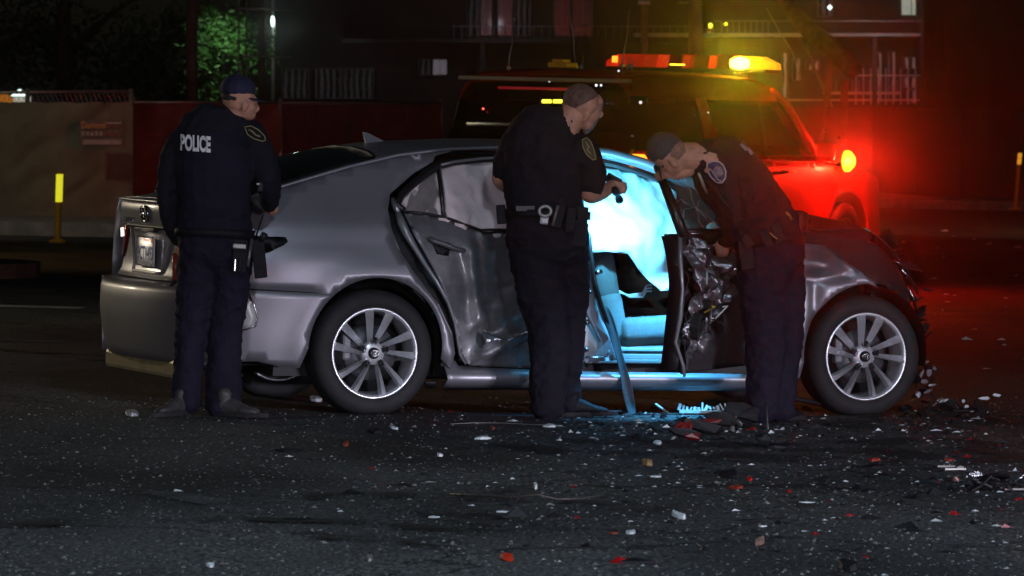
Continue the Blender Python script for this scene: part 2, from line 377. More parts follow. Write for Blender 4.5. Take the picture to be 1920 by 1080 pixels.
ground_strip('oil_stain', [(1000, 830), (1300, 850), (1700, 850), (1960, 838)], 1.5, M_damp, .008)
ground_strip('oil_stain', [(1480, 800), (1700, 790), (1900, 800)], 1.4, M_damp, .012)
# kerb, pavement behind it, red kerbed island on the left
def slab(name, pts, top, bot, m):
    n = len(pts); V = [(x, y, gz(x)+top) for x, y in pts]+[(x, y, gz(x)+bot) for x, y in pts]
    Fc = [tuple(range(n))]+[tuple(range(2*n-1, n-1, -1))]+[(i, i+n, (i+1) % n+n, (i+1) % n) for i in range(n)]
    o = mesh_obj(name, V, Fc, m, None, False); return kind(o, 'structure')
kx = [(-14, 61.2), (-9, 61.7), (-4.2, 62.3), (2, 70), (6, 92), (12, 94), (24, 94)]
for i in range(len(kx)-1):
    a, b = kx[i], kx[i+1]
    n_ = max(1, int(math.dist(a, b)/1.5)) if i < 3 else 3
    for k in range(n_):
        p = (a[0]+(b[0]-a[0])*k/n_, a[1]+(b[1]-a[1])*k/n_); q = (a[0]+(b[0]-a[0])*(k+1)/n_, a[1]+(b[1]-a[1])*(k+1)/n_)
        e = .012
        slab('kerb_stone', [(p[0]+e, p[1]), (q[0]-e, q[1]), (q[0]-e, q[1]+.16), (p[0]+e, p[1]+.16)], .15, -.1, M_concrete)
slab('sidewalk', [(x, y+.165) for x, y in kx]+[(24, 140), (-14, 140)], .135, -.1, M_concrete)
isl = []
for k in range(8):
    isl.append((-4.9+.75*math.cos(R(90-180*k/7)) if k else -4.9, 48.6+1.0*math.sin(R(90-180*k/7))))
slab('kerbed_island', [(-11, 49.6)]+isl+[(-11, 47.6)], .13, -.1, M_redkerb)

# ---------------------------------------------------------------- fence panels with screen
def cloth_panel(px0, px1, pyt, pyb, Y0, Y1, m, seed, folds=.04):
    nx, nz = 60, 34; V = []; Fc = []
    for j in range(nz+1):
        for i in range(nx+1):
            u = i/nx; v = j/nz; Y = Y0+(Y1-Y0)*u
            p = P(px0+(px1-px0)*u, pyt+(pyb-pyt)*v, Y)
            d = noise.fractal(Vector((u*3.2+v*2.4+seed, v*1.3-u*1.1, seed)), 1.0, 2.0, 3)
            diag = abs(((u*1.3+v*1.25+.12*d+seed*.37) % .62)/.62-.5)
            p.y += (d*.9+(.5-diag)**3*5)*folds-.02
            p.z += .012*math.sin(u*40)*(1-v)**3*.5
            V.append(p)
    for j in range(nz):
        for i in range(nx): a = j*(nx+1)+i; Fc.append((a, a+1, a+nx+2, a+nx+1))
    return V, Fc
def fence(px0, px1, pyt, pyb, Y0, Y1, m, label, seed, rail_dy=-13, posts=(0, 1), folds=.09):
    base = P(px1, pyb, Y1); f = empty('construction_fence', base); inv = Vector(base)
    V, Fc = cloth_panel(px0, px1, pyt, pyb, Y0, Y1, m, seed, folds)
    o = mesh_obj('screen', [v-inv for v in V], Fc, m, f)
    def q(px, py): u = (px-px0)/(px1-px0); return P(px, py, Y0+(Y1-Y0)*u+.06)-inv
    tube('top_rail', [q(px0, pyt+rail_dy), q(px1, pyt+rail_dy+(-4 if rail_dy < -9 else 0))], .021, M_galv, f)
    tube('bottom_rail', [q(px0, pyb-4), q(px1, pyb-4)], .021, M_galv, f)
    for u in posts:
        x = px0+(px1-px0)*u
        tube('post', [q(x-3, pyt+rail_dy-9), q(x-3, pyb+6)], .03, M_galv, f)
    bm = bmesh.new()          # chain-link mesh in the fence above the cloth
    if rail_dy < -9:
        X = px0
        while X < px1:
            add_tube(bm, [q(X, pyt+2), q(X+9, pyt+rail_dy)], .0022, 3); add_tube(bm, [q(X+9, pyt+2), q(X, pyt+rail_dy)], .0022, 3); X += 9
        kind(bm_obj('wire_mesh', bm, M_galv, f), 'stuff')
    else: bm.free()
    tag(f, label, 'fence'); return f
f1 = fence(-140, 249, 192, 432, 66, 66.4, M_screen, 'khaki screened fence panel with a printed banner on the left', 1.0, -17, (0, .5, 1))
f2 = fence(250, 527, 195, 425, 70.5, 71.5, M_screen2, 'reddish screened fence section behind the capped officer', 4.0, -3, (0, 1))
f3 = fence(529, 830, 196, 420, 71.5, 76, M_screen2, 'reddish screened fence section above the sedan roof', 7.0, -3, (0, 1))
# printed banner on the screen
def on_fence(px, py): return P(px, py, 65.74)-f1.location
def flat_rect(name, x0, y0, x1, y1, m, Pf, parent, th=.004):
    c = [Pf(x0, y0), Pf(x1, y0), Pf(x1, y1), Pf(x0, y1)]; V = c+[v+Vector((0, th, 0)) for v in c]
    return mesh_obj(name, V, [(0, 3, 2, 1), (4, 5, 6, 7), (0, 1, 5, 4), (1, 2, 6, 5), (2, 3, 7, 6), (3, 0, 4, 7)], m, parent, False)
M_ban_o = mat('faded_orange_print', (.75, .36, .12), .8, noise_amt=.2); M_ban_w = mat('faded_pink_print', (.46, .36, .33), .8, noise_amt=.2, nscale=20)
M_ban_g = mat('banner_cloth', (.19, .15, .12), .9, noise_amt=.2, nscale=9); M_ban_r = mat('faded_red_print', (.30, .12, .09), .8, noise_amt=.3, nscale=20)
flat_rect('banner', 150, 224, 230, 274, M_ban_g, on_fence, f1)
def fence_text(s, px, py, hpx, wpx, m):
    V, Fc = text_geo(s, 1.0, 0, bold=.012); x0 = min(v.x for v in V); x1 = max(v.x for v in V); y0 = min(v.y for v in V); y1 = max(v.y for v in V)
    return mesh_obj('banner_lettering', [P(px+(v.x-x0)/(x1-x0)*wpx, py-(v.y-y0)/(y1-y0)*hpx, 65.70)-f1.location for v in V], Fc, m, f1, False)
fence_text('Diamond', 153, 241, 13, 45, M_ban_o)
for (a, b, c, d, m_) in [(200, 229, 228, 233, M_ban_w), (200, 236, 226, 239, M_ban_r)]: flat_rect('print_bar', a, b, c, d, m_, lambda x, y: on_fence(x, y)+Vector((0, -.02, 0)), f1)
for k in range(9): flat_rect('print_bar', 153+k*8.4, 246+(k % 3), 159+k*8.4, 255, M_ban_w if k < 5 else M_ban_r, lambda x, y: on_fence(x, y)+Vector((0, -.02, 0)), f1)
flat_rect('print_bar', 156, 262, 228, 271, M_ban_w, lambda x, y: on_fence(x, y)+Vector((0, -.02, 0)), f1)
# red plastic mesh roll on the joint of the fence
# delineator posts
def delineator(px, pyt, pyb, Y, m, bands, label, lean=0, r=.035):
    base = P(px, pyb, Y); base.z = gz(base.x)+(.135 if Y > 61 else 0); f = empty('delineator_post', base)
    H = (P(px, pyt, Y)-base).z
    lx = lean
    bm = bmesh.new(); add_lathe(bm, [(.10, 0), (.10, .025), (.06, .04), (r, .05), (r, H*.9), (r*.98, H-.02), (r*.7, H), (0.0001, H)], 16, 'Z', closed=False)
    bmesh.ops.transform(bm, matrix=Matrix.Shear('XY', 4, (lx, 0)), verts=bm.verts[:])
    bm_obj('post', bm, m, f, True)
    for (a, b, mm) in bands:
        bm = bmesh.new(); add_lathe(bm, [(r+.001, H*a), (r+.004, H*a+.005), (r+.004, H*b-.005), (r+.001, H*b)], 16, 'Z')
        bmesh.ops.transform(bm, matrix=Matrix.Shear('XY', 4, (lx, 0)), verts=bm.verts[:]); bm_obj('reflective_band', bm, mm, f, True)
    tag(f, label, 'delineator post'); return f
delineator(108, 321, 447, 59.5, M_yellowp, [(.57, .96, M_reflect)], 'yellow post with bright yellow reflective sleeve at the kerb', .03, .034)
delineator(1903, 287, 404, 86, M_orange, [(.80, .90, M_reflecto), (.91, 1.0, M_reflecto)], 'orange post with two amber bands at the right edge', .09, .03)

# ---------------------------------------------------------------- trees
def leaf_cloud(name, centre, rad, n, size, m, parent, seed):
    rnd = random.Random(seed); V = []; Fc = []
    blobs = [(Vector((rnd.uniform(-1, 1)*rad[0]*.75, rnd.uniform(-1, 1)*rad[1]*.7, rnd.uniform(-1, 1)*rad[2]*.75)), rnd.uniform(.22, .5)) for _ in range(22)]
    for i in range(n):
        b, s = blobs[i % len(blobs)]
        d = Vector((rnd.gauss(0, 1), rnd.gauss(0, 1), rnd.gauss(0, 1)))*.5
        p = Vector(centre)+b+Vector((d.x*rad[0]*s, d.y*rad[1]*s, d.z*rad[2]*s))
        a = Vector((rnd.gauss(0, 1), rnd.gauss(0, 1), rnd.gauss(0, .6))).normalized(); c = a.cross(Vector((rnd.gauss(0, 1), rnd.gauss(0, 1), rnd.gauss(0, 1)))).normalized()
        L = size*rnd.uniform(.6, 1.4); k = len(V)
        V += [p-a*L, p+c*L*.4, p+a*L, p-c*L*.4]; Fc.append((k, k+1, k+2, k+3))
    return kind(mesh_obj(name, V, Fc, m, parent, False), 'stuff')
def tree(px, pyt, pyb, Y, rad, n, size, m, label, seed, trunk_r=.12, trunk_px=None, base_py=430):
    tx = trunk_px or px; b = P(tx, base_py, Y); b.z = gz(b.x)+.13; f = empty('tree', b)
    c = P(px, (pyt+pyb)/2, Y)-b
    pts = [Vector((0, 0, 0)), Vector((.03, 0, c.z*.5)), Vector((-.02, .05, c.z*.9)), Vector((c.x*.3+.05, .1, c.z+rad[2]*.7))]
    tube('trunk', pts, [trunk_r*1.3, trunk_r, trunk_r*.85, trunk_r*.3], M_bark, f, 10)
    rnd = random.Random(seed)
    bm = bmesh.new()
    for k in range(7):
        s = pts[2]*(.75+.04*k); e = c+Vector((rnd.uniform(-.7, .7)*rad[0], rnd.uniform(-.5, .5)*rad[1], rnd.uniform(-.2, .7)*rad[2]))
        add_tube(bm, [s, (s+e)/2+Vector((0, 0, .15)), e], [trunk_r*.5, trunk_r*.3, trunk_r*.1], 6)
    bm_obj('limb', bm, M_bark, f, True)
    leaf_cloud('crown', c, rad, n, size, m, f, seed)
    tag(f, label, 'tree'); return f
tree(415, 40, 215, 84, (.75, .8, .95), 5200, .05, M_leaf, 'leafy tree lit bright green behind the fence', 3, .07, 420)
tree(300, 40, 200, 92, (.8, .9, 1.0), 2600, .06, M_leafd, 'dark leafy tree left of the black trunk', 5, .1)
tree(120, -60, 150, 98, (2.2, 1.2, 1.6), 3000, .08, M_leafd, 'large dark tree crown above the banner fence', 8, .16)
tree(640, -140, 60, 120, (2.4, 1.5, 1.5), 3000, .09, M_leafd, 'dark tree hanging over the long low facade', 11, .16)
tb = P(361, 425, 78.5); tb.z = gz(tb.x)+.13; tt = empty('tree', tb)
tube('trunk', [(0, 0, 0), (.01, 0, 1.0), (-.02, 0, 2.2), (.04, 0, 3.4), (.0, 0, 6)], [.11, .085, .08, .085, .08], M_bark, tt, 12)
leaf_cloud('crown', (0, 0, 5.8), (1.6, 1.5, .9), 1500, .09, M_leafd, tt, 21)
tag(tt, 'straight black tree trunk in front of the lit foliage', 'tree')

# ---------------------------------------------------------------- far buildings
def pbox(name, x0, y0, x1, y1, Y, dep, m, parent=None, org=Vector((0, 0, 0))):
    a = P(x0, y1, Y); b = P(x1, y0, Y)
    return box(name, (Vector(((a.x+b.x)/2, Y+dep/2, (a.z+b.z)/2))-org), (b.x-a.x, dep, b.z-a.z), m, parent)
def window(x0, y0, x1, y1, Y, nx, nz, pane_m, parent, org, fw=2.0, louvres=0):
    bm = bmesh.new()
    def bb(a, b, c, d, y, dep): p = P(a, d, Y); q = P(c, b, Y); add_box(bm, Vector(((p.x+q.x)/2, y+dep/2, (p.z+q.z)/2))-org, (abs(q.x-p.x), dep, abs(q.z-p.z)))
    for (a, b, c, d) in [(x0-fw, y0-fw, x1+fw, y0), (x0-fw, y1, x1+fw, y1+fw), (x0-fw, y0, x0, y1), (x1, y0, x1+fw, y1)]: bb(a, b, c, d, Y-.08, .09)
    for i in range(1, nx): x = x0+(x1-x0)*i/nx; bb(x-fw*.35, y0, x+fw*.35, y1, Y-.06, .04)
    for i in range(1, nz): y = y0+(y1-y0)*i/nz; bb(x0, y-fw*.35, x1, y+fw*.35, Y-.06, .04)
    fr = bm_obj('window', bm, M_frame, parent)
    for i in range(nx):
        xa = x0+(x1-x0)*i/nx; xb = x0+(x1-x0)*(i+1)/nx
        pbox('pane', xa+.4, y0, xb-.4, y1, Y-.03, .02, pane_m, fr, org)
    return fr
def lowwall(bld, org, x0, y0, x1, y1, Y, dep, m=M_wall, name='wall'): return pbox(name, x0, y0, x1, y1, Y, dep, m, bld, org)
# long low facade
Yb = 112; o1 = P(900, 430, Yb); b1 = empty('apartment_building', o1)
lowwall(b1, o1, 470, -500, 1335, 440, Yb+.1, 8)
pbox('balcony_slab', 640, 72, 1335, 80, Yb-1.3, 1.35, M_wall, b1, o1)
for x in (905, 1118, 1262): pbox('column', x-5, 80, x+5, 440, Yb-1.2, .12, M_wall, b1, o1)
for (a, b, c) in [(876, 898, 2), (902, 922, 2), (934, 960, 2), (966, 994, 2)]: window(a, -60, b, 66, Yb, c, 1, M_blind if a in (876, 966) else M_pane, b1, o1, 1.6)
for (a, b) in [(530, 578), (592, 640), (646, 700)]: window(a, 130, b, 184, Yb, 3, 3, M_blind, b1, o1, 1.4)
window(786, 112, 806, 140, Yb, 2, 1, M_blind, b1, o1, 1.2); window(812, 112, 838, 140, Yb, 2, 1, M_pane, b1, o1, 1.2)
for (a, b) in [(1040, 1068), (1075, 1110)]: window(a, -60, b, 66, Yb, 2, 1, M_pane, b1, o1, 1.6)
for k in range(30): pbox('railing_bar', 850+k*15, 50, 851.5+k*15, 72, Yb-1.3, .03, M_frame, b1, o1)
pbox('railing_bar', 846, 48, 1330, 50.5, Yb-1.32, .03, M_frame, b1, o1)
lamp('SPOT', 'balcony_light', P(930, 40, Yb-2.6), 5, (.8, .85, 1), P(930, 100, Yb+3), size=.1, spot=150, blend=.8)  # unseen spots added to light the facade
lamp('SPOT', 'balcony_light', P(640, 120, Yb-2.0), 3, (.8, .85, 1), P(640, 180, Yb+3), size=.1, spot=150, blend=.8)
tag(b1, 'long dark apartment facade with faint curtained windows behind the fence', 'building')
# balcony block
Yc = 104; o2 = P(1550, 430, Yc); b2 = empty('apartment_building', o2)
lowwall(b2, o2, 1338, -500, 1769, 440, Yc+.1, 8)
pbox('balcony_slab', 1190, 62, 1768, 68, Yc-1.4, 1.45, M_slab, b2, o2)
pbox('balcony_slab', 1550, 172, 1690, 177, Yc-1.2, 1.25, M_slab, b2, o2)
for x in (1352, 1448, 1640): pbox('column', x-4, 68, x+4, 440, Yc-1.3, .12, M_wall, b2, o2)
window(1690, -40, 1727, 28, Yc, 2, 1, M_litwin, b2, o2, 1.6); window(1757, -40, 1768, 28, Yc, 1, 1, M_litwin, b2, o2, 1.2)
window(1534, -10, 1560, 30, Yc, 2, 2, M_blind, b2, o2, 1.4)
for k, (a, b, t, d) in enumerate([(1466, 1478, 100, 190), (1486, 1500, 110, 150), (1512, 1536, 115, 130), (1642, 1652, 100, 190), (1666, 1678, 98, 190), (1694, 1726, 108, 128), (1694, 1726, 146, 164), (1730, 1740, 98, 192), (1746, 1753, 98, 192), (1764, 1769, 100, 190), (1700, 1722, 170, 192)]):
    window(a, t, b, d, Yc, 2 if b-a > 12 else 1, 1, M_blind2, b2, o2, 1.0)
for k in range(13): pbox('baluster', 1556+k*10.5, 150, 1558+k*10.5, 172, Yc-1.25, .03, M_frame, b2, o2)
for k in range(12): pbox('railing_bar', 1604+k*14, 128, 1606+k*14, 196, Yc-1.25, .03, M_slab, b2, o2)
pbox('railing_bar', 1598, 140, 1768, 143, Yc-1.26, .03, M_slab, b2, o2); pbox('railing_bar', 1450, 186, 1768, 189, Yc-1.26, .03, M_slab, b2, o2)
for k in range(9): pbox('railing_bar', 1352+k*11, 40, 1354+k*11, 62, Yc-1.35, .03, M_frame, b2, o2)
pbox('railing_bar', 1338, 38, 1768, 41, Yc-1.36, .03, M_frame, b2, o2)
lamp('SPOT', 'balcony_light', P(1640, 48, Yc-2.4), 8, (.85, .85, 1), P(1640, 108, Yc+3), size=.1, spot=150, blend=.8)  # more added spots, lighting the slab and railings
lamp('SPOT', 'balcony_light', P(1420, 90, Yc-2.4), 4, (.85, .9, .8), P(1420, 150, Yc+3), size=.1, spot=150, blend=.8)
lathe('balcony_lamp', [(.0001, .05), (.05, 0), (.0001, -.05)], M_lampwhite, b2, 12, 'Z', tuple(P(1556, 14, Yc-.3)-o2), closed=False)
tag(b2, 'dark apartment block with pale balcony slab and lit upper window', 'building')
# plain wall at the right, fence wall below
o3 = P(1850, 430, 97); b3 = empty('building', o3)
lowwall(b3, o3, 1771, -500, 2400, 450, 97, 10, M_wallr)
pbox('cornice', 1768, -504, 2402, -494, 96.8, .25, M_wallr, b3, o3)
tag(b3, 'plain windowless reddish brown wall at the right edge', 'building')
o4 = P(1750, 400, 95.5); b4 = empty('boundary_wall', o4)
for k in range(9): pbox('wall_panel', 1300+k*84, 206+(k % 2), 1300+k*84+82.6, 400, 95.5+.02*(k % 2), .2, M_wallr, b4, o4)
pbox('coping', 1298, 201, 2060, 206, 95.42, .36, M_wallr, b4, o4)
tag(b4, 'long dark red boundary wall running below the balconies', 'wall')
# small white gable lamp shelter and orange board beyond the left fence
o5 = P(35, 200, 90); g5 = empty('gable_lamp', o5)
V, Fc = text_geo('A', 1)
bm = bmesh.new(); pts = [P(20, 180, 90)-o5, P(35, 168, 90)-o5, P(50, 180, 90)-o5]
vs = [bm.verts.new(p) for p in pts]+[bm.verts.new(p+Vector((0, .4, 0))) for p in pts]
bm.faces.new(vs[:3]); bm.faces.new(vs[3:][::-1])
for i in range(3): bm.faces.new((vs[i], vs[(i+1) % 3], vs[(i+1) % 3+3], vs[i+3]))
bm_obj('lit_gable', bm, M_lampwhite, g5)
pbox('lit_fascia', 24, 181, 54, 191, 90, .4, mat('dim_lit_wall', (.6, .6, .5), .6, emis=(.75, .72, .6), estr=.5, noise_amt=.3, nscale=5), g5, o5)
pbox('support', 33, 191, 37, 470, 90.1, .1, M_frame, g5, o5)
tag(g5, 'small white lit gable showing above the fence at left', 'lamp')
o6 = P(8, 200, 88); g6 = empty('warning_sign', o6)
bm = bmesh.new(); pts = [P(-10, 188, 88)-o6, P(8, 170, 88)-o6, P(26, 188, 88)-o6, P(8, 206, 88)-o6]
vs = [bm.verts.new(p) for p in pts]; f_ = bm.faces.new(vs); r_ = bmesh.ops.extrude_face_region(bm, geom=[f_]); bmesh.ops.translate(bm, vec=(0, .01, 0), verts=[v for v in r_['geom'] if isinstance(v, bmesh.types.BMVert)])
bm_obj('sign_board', bm, mat('orange_sign_sheet', (.75, .28, .03), .5, emis=(1, .33, .03), estr=.28, noise_amt=.3, nscale=3), g6)  # board is no lamp; light falling on it is put into emission
tube('sign_post', [P(8, 205, 88.03)-o6, P(8, 480, 88.03)-o6], .025, M_galv, g6)
tag(g6, 'orange diamond road sign half hidden behind the left fence', 'sign')

# street lamp in the trees
o7 = P(512, 430, 88); o7.z = gz(o7.x)+.13; g7 = empty('street_lamp', o7)
H7 = (P(512, 40, 88)-o7)
tube('pole', [(0, 0, 0), (0, 0, H7.z-.15), (0, 0, H7.z+.5)], [.035, .03, .02], M_galv, g7, 10)
tube('arm', [(0, 0, H7.z+.4), (-.02, -.25, H7.z+.45)], .02, M_galv, g7)
lathe('lamp_head', [(.0001, H7.z+.09), (.028, H7.z+.06), (.032, H7.z-.02), (.02, H7.z-.08), (.0001, H7.z-.09)], M_lampwhite, g7, 14, 'Z', (0, -.12, 0), closed=False)
tag(g7, 'slim street lamp with white head beside the lit tree', 'street lamp')
lamp('POINT', 'street_lamp_light', P(505, 55, 87.2), 8, (.75, 1, .85), size=.08)
lamp('SPOT', 'tree_lamp_light', P(440, 10, 82.2), 85, (.66, 1, .62), P(412, 150, 84), size=.08, spot=70, blend=.9)
# vertical poles
def pole(name, px, pyt, Y, r, m, label, cat='pole', extra=None):
    b = P(px, 430, Y); b.z = gz(b.x); f = empty(name, b); H = (P(px, pyt, Y)-b).z
    tube('shaft', [(0, 0, 0), (.0, 0, H*.5), (0, 0, H)], [r*1.1, r, r*.92], m, f, 14)
    if extra: extra(f, H)
    return tag(f, label, cat)
def steps(f, H):
    for k in range(7): tube('step_bolt', [(-.2 if k % 2 else .0, 0, 1.9+k*.3), (.0 if k % 2 else .2, 0, 1.9+k*.3)], .01, M_galv, f, 6)
M_wood = mat('weathered_wood_pole', (.22, .14, .09), .9, noise_amt=.3, nscale=5, bump=.5, bscale=18)
pole('utility_pole', 1305, -500, 62, .085, M_wood, 'thick wooden pole glowing amber behind the light bar', 'utility pole', steps)
pole('utility_pole', 1208, 8, 76, .055, M_wood, 'shorter wooden pole left of the amber lit pole', 'utility pole', lambda f, H: box('pole_cap', (0, 0, H+.02), (.16, .16, .05), M_galv, f, bevel=.01))
for i, (px, Y, lab) in enumerate([(448, 81, 'thin scaffold pole nearest the capped officer'), (462, 81.3, 'second thin scaffold pole right of the lit foliage'), (490, 82, 'thick dark scaffold pole beside the street lamp')]):
    pole('scaffold_pole', px, -40, Y, .012 if i < 2 else .05, M_galv if i < 2 else M_bark, lab, 'pole', lambda f, H: [tube('cross_bar', [(-.2, 0, z), (.45, 0, z)], .012, M_galv, f, 6) for z in (2.2, 2.9, 3.5)])
# leaning trunk and its props
o8 = P(1590, 430, 70); o8.z = gz(o8.x)
g8 = empty('leaning_trunk', o8)
A = P(1430, -40, 71)-o8; B = P(1598, 134, 69.5)-o8
pts = [A.lerp(B, t)+Vector((.02*math.sin(t*9), 0, .02*math.cos(t*7))) for t in [i/9 for i in range(10)]]+[B+(B-A).normalized()*.05]
tube('log', pts, [.10, .10, .105, .11, .115, .12, .12, .125, .125, .12, .06], mat('pale_bark', (.20, .14, .10), .9, noise_amt=.45, nscale=5, bump=.8, bscale=16), g8, 16)
tube('prop', [P(1583, 150, 69.6)-o8, P(1583, 434, 69.6)-o8], .05, M_wood, g8, 10)
tube('prop', [P(1560, 108, 69.7)-o8, P(1520, 430, 69.9)-o8], .045, M_wood, g8, 10)
tube('prop', [P(1500, 70, 70.3)-o8, P(1560, 200, 69.9)-o8], .02, M_galv, g8, 8)
tube('hanging_cable', [P(1437, 15, 70.5)-o8, P(1462, 60, 70.3)-o8, P(1486, 98, 70)-o8, P(1500, 150, 70)-o8], .007, M_galv, g8, 5)
tag(g8, 'thick pale log leaning diagonally above the rear of the site', 'log')
for px, py, r, lab in [(1332, 47, .035, 'egg shaped yellow lamp, lower of the tiny pair'), (1361, 45, .028, 'round yellow lamp, right of the tiny pair')]:
    b = P(px, py, 101); g = empty('wall_lamp', b)
    lathe('bulb', [(.0001, r), (r*.7, r*.7), (r, 0), (r*.75, -r), (.0001, -r*1.7 if r > .03 else -r)], M_lampyellow, g, 12, 'Z', closed=False)
    tube('bracket', [(0, .02, r*.5), (0, 1.6, r*.8)], .012, M_frame, g, 6); tag(g, lab, 'lamp')
# ================================================================ WRECKED SEDAN (x forward from rear axle, -y near side)
PSI = R(21)
CO = Vector((-.726-.9*math.sin(PSI), 28.9+.9*math.cos(PSI), 0)); CO.z = gz(CO.x)
CM = Matrix.Translation(CO) @ Matrix.Rotation(.0245, 4, 'Y') @ Matrix.Rotation(PSI, 4, 'Z'); CMI = CM.inverted()
car = empty('wrecked_sedan'); car.matrix_world = CM
tag(car, 'grey four door sedan with crushed side and smashed front end', 'car')
Wz = pchip([.12, .2, .35, .5, .62, .70, .78, .88, .96, 1.02, 1.08, 1.2, 1.3, 1.38, 1.42, 1.47], [.80, .865, .892, .905, .917, .922, .914, .897, .872, .840, .800, .725, .665, .60, .55, .42])
E = pchip([-1.05, -.8, -.45, .1, .4, .9, 1.3, 1.5, 1.75, 2.1, 2.45, 2.75, 2.92, 3.04, 3.16], [1.07, 1.09, 1.19, 1.335, 1.385, 1.412, 1.408, 1.375, 1.29, 1.15, 1.02, .975, .90, .79, .58])
def W(x, z):
    k = 1.0
    if x < -.4: t = min(1, (-.4-x)/.6); k = 1-.196*t**2.6
    if x > 2.95: t = min(1, (x-2.95)/.4); k = 1-.10*t**2
    fl = 0
    for ax in (0, 2.825):
        d = math.hypot(x-ax, z-.33); fl += .018*math.exp(-((d-.40)/.07)**2) if z < .8 else 0
    return Wz(z)*k+fl
def near(px, py, off=0.0):
    # point of the near side surface seen at this pixel -> local (x, z)
    o = CMI @ Vector((0, 0, CAM_H)); d = (CMI.to_3x3() @ Vector(((px-960)/F, 1, -(py-HY)/F))); y = -.9
    for _ in range(8):
        t = (y-o.y)/d.y; p = o+d*t; y = -W(p.x, max(.12, min(1.46, p.z)))-off
    return (p.x, p.z)
def nearp(px, py, y):
    o = CMI @ Vector((0, 0, CAM_H)); d = (CMI.to_3x3() @ Vector(((px-960)/F, 1, -(py-HY)/F))); t = (y-o.y)/d.y; return o+d*t
def NP(lst): return [near(*p) for p in lst]
def S(off=0.0, disp=None):
    def f(x, z):
        y = -W(x, z)-off
        if disp: y += disp(x, z)
        return Vector((x, y, z))
    return f
def arch(cx, cz, r, a0, a1, n=16): return [(cx+r*math.cos(R(a0+(a1-a0)*i/n)), cz+r*math.sin(R(a0+(a1-a0)*i/n))) for i in range(n+1)]
def mir(f): return lambda x, z: Vector((f(x, z).x, -f(x, z).y, f(x, z).z))

# --- rear quarter panel (near side) with C pillar
RAR = .372
q_front = NP([(812, 303), (775, 325), (731, 364), (727, 395), (734, 430), (752, 475), (785, 525), (822, 570), (846, 622), (852, 664)])
a_c = (.0, .345)
topE = [(x, E(x)-.004) for x in [-.93, -.8, -.6, -.45, -.2, 0, .2, .4, .55]]
seam_r = (-.315, .62)
qp = [(-.93, .66)]+[topE[0]]+topE[1:]+[(q_front[0][0]+.02, q_front[0][1]+.03)]+q_front+[(.43, .24)]+arch(a_c[0], a_c[1], RAR, -8, 143, 22)+[(-.33, .635)]
def qdisp(x, z): return .010*math.exp(-((z-.90)/.025)**2)*(x < .3) - .006*math.exp(-((z-.80)/.05)**2)+.004*noise.noise(Vector((x*2.5, z*3, 1)))
patch('rear_quarter_panel', qp, S(0, qdisp), M_paint, car, .045)
patch('rear_quarter_panel', [(-.93, .66), (-.93, E(-.93))]+[(x, E(x)-.004) for x in (-.8, -.6, -.45, -.2, 0, .2, .4, .55)]+[(.5, 1.2), (.36, 1.0), (.36, .6), (.5, .24)]+arch(0, .345, RAR, -8, 143, 16)+[(-.33, .635)], mir(S()), M_paint, car, .09)
# --- rear bumper, near corner / far corner / back face
bump_side = [(-1.0, .655), (-.33, .632)]+arch(a_c[0], a_c[1], RAR, 130, 180, 8)+NP([(561, 690), (520, 686), (480, 677)])+[(-1.0, .255)]
patch('rear_bumper_side', bump_side, S(.003), M_paint, car, .045)
patch('rear_bumper_side', [(-1.0, .655), (-.33, .632)]+arch(a_c[0], a_c[1], RAR, 130, 180, 8)+[(-.36, .26), (-1.0, .25)], mir(S(.003)), M_paint, car, .08)
def rearf(base, hw, off=0, far=.10):
    def f(y, z):
        b = base(z); return Vector((-b+far*abs(y/hw)**2.6-off, y, z))
    return f
Bb = pchip([.2, .27, .36, .52, .62, .655, .668], [1.02, 1.06, 1.085, 1.105, 1.10, 1.085, 1.05])
patch('rear_bumper', [(-.745, .25), (.745, .25), (.745, .655), (-.745, .655)], rearf(Bb, .745), M_paint, car, .045)
mesh_obj('bumper_ledge', [Vector((-1.083+.10*abs(y/.745)**2.6, y, .656)) for y in [i*.093-.744 for i in range(17)]]+[Vector((-.93, y, .662)) for y in [i*.093-.744 for i in range(17)]], [(i, i+1, i+18, i+17) for i in range(16)], M_paint, car)
box('lower_valance', (-.98, 0, .215), (.06, 1.25, .10), mat('bronze_lit_valance', (.36, .30, .16), .4, .4, noise_amt=.2, nscale=8), car, bevel=.02)  # yellow lamp reflection put into the valance colour
0 and patch('bumper_reflector', [(-.62, .37), (-.46, .37), (-.47, .41), (-.62, .41)], rearf(Bb, .745, .008), M_redlens, car, .05)
0 and patch('bumper_reflector', [(.46, .37), (.62, .37), (.62, .41), (.47, .41)], rearf(Bb, .745, .008), M_redlens, car, .05)
# streetlight highlight on the bumper corner, put into pale paint and a rim
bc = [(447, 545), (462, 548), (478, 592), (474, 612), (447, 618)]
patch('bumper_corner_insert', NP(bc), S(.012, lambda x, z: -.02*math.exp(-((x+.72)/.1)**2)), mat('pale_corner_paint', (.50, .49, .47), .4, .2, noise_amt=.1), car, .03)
tube('insert_edge', [Vector((p[0], -W(*p)-.03, p[1])) for p in NP([(462, 548), (473, 572), (479, 593), (475, 611), (450, 619)])], .005, M_chrome, car)
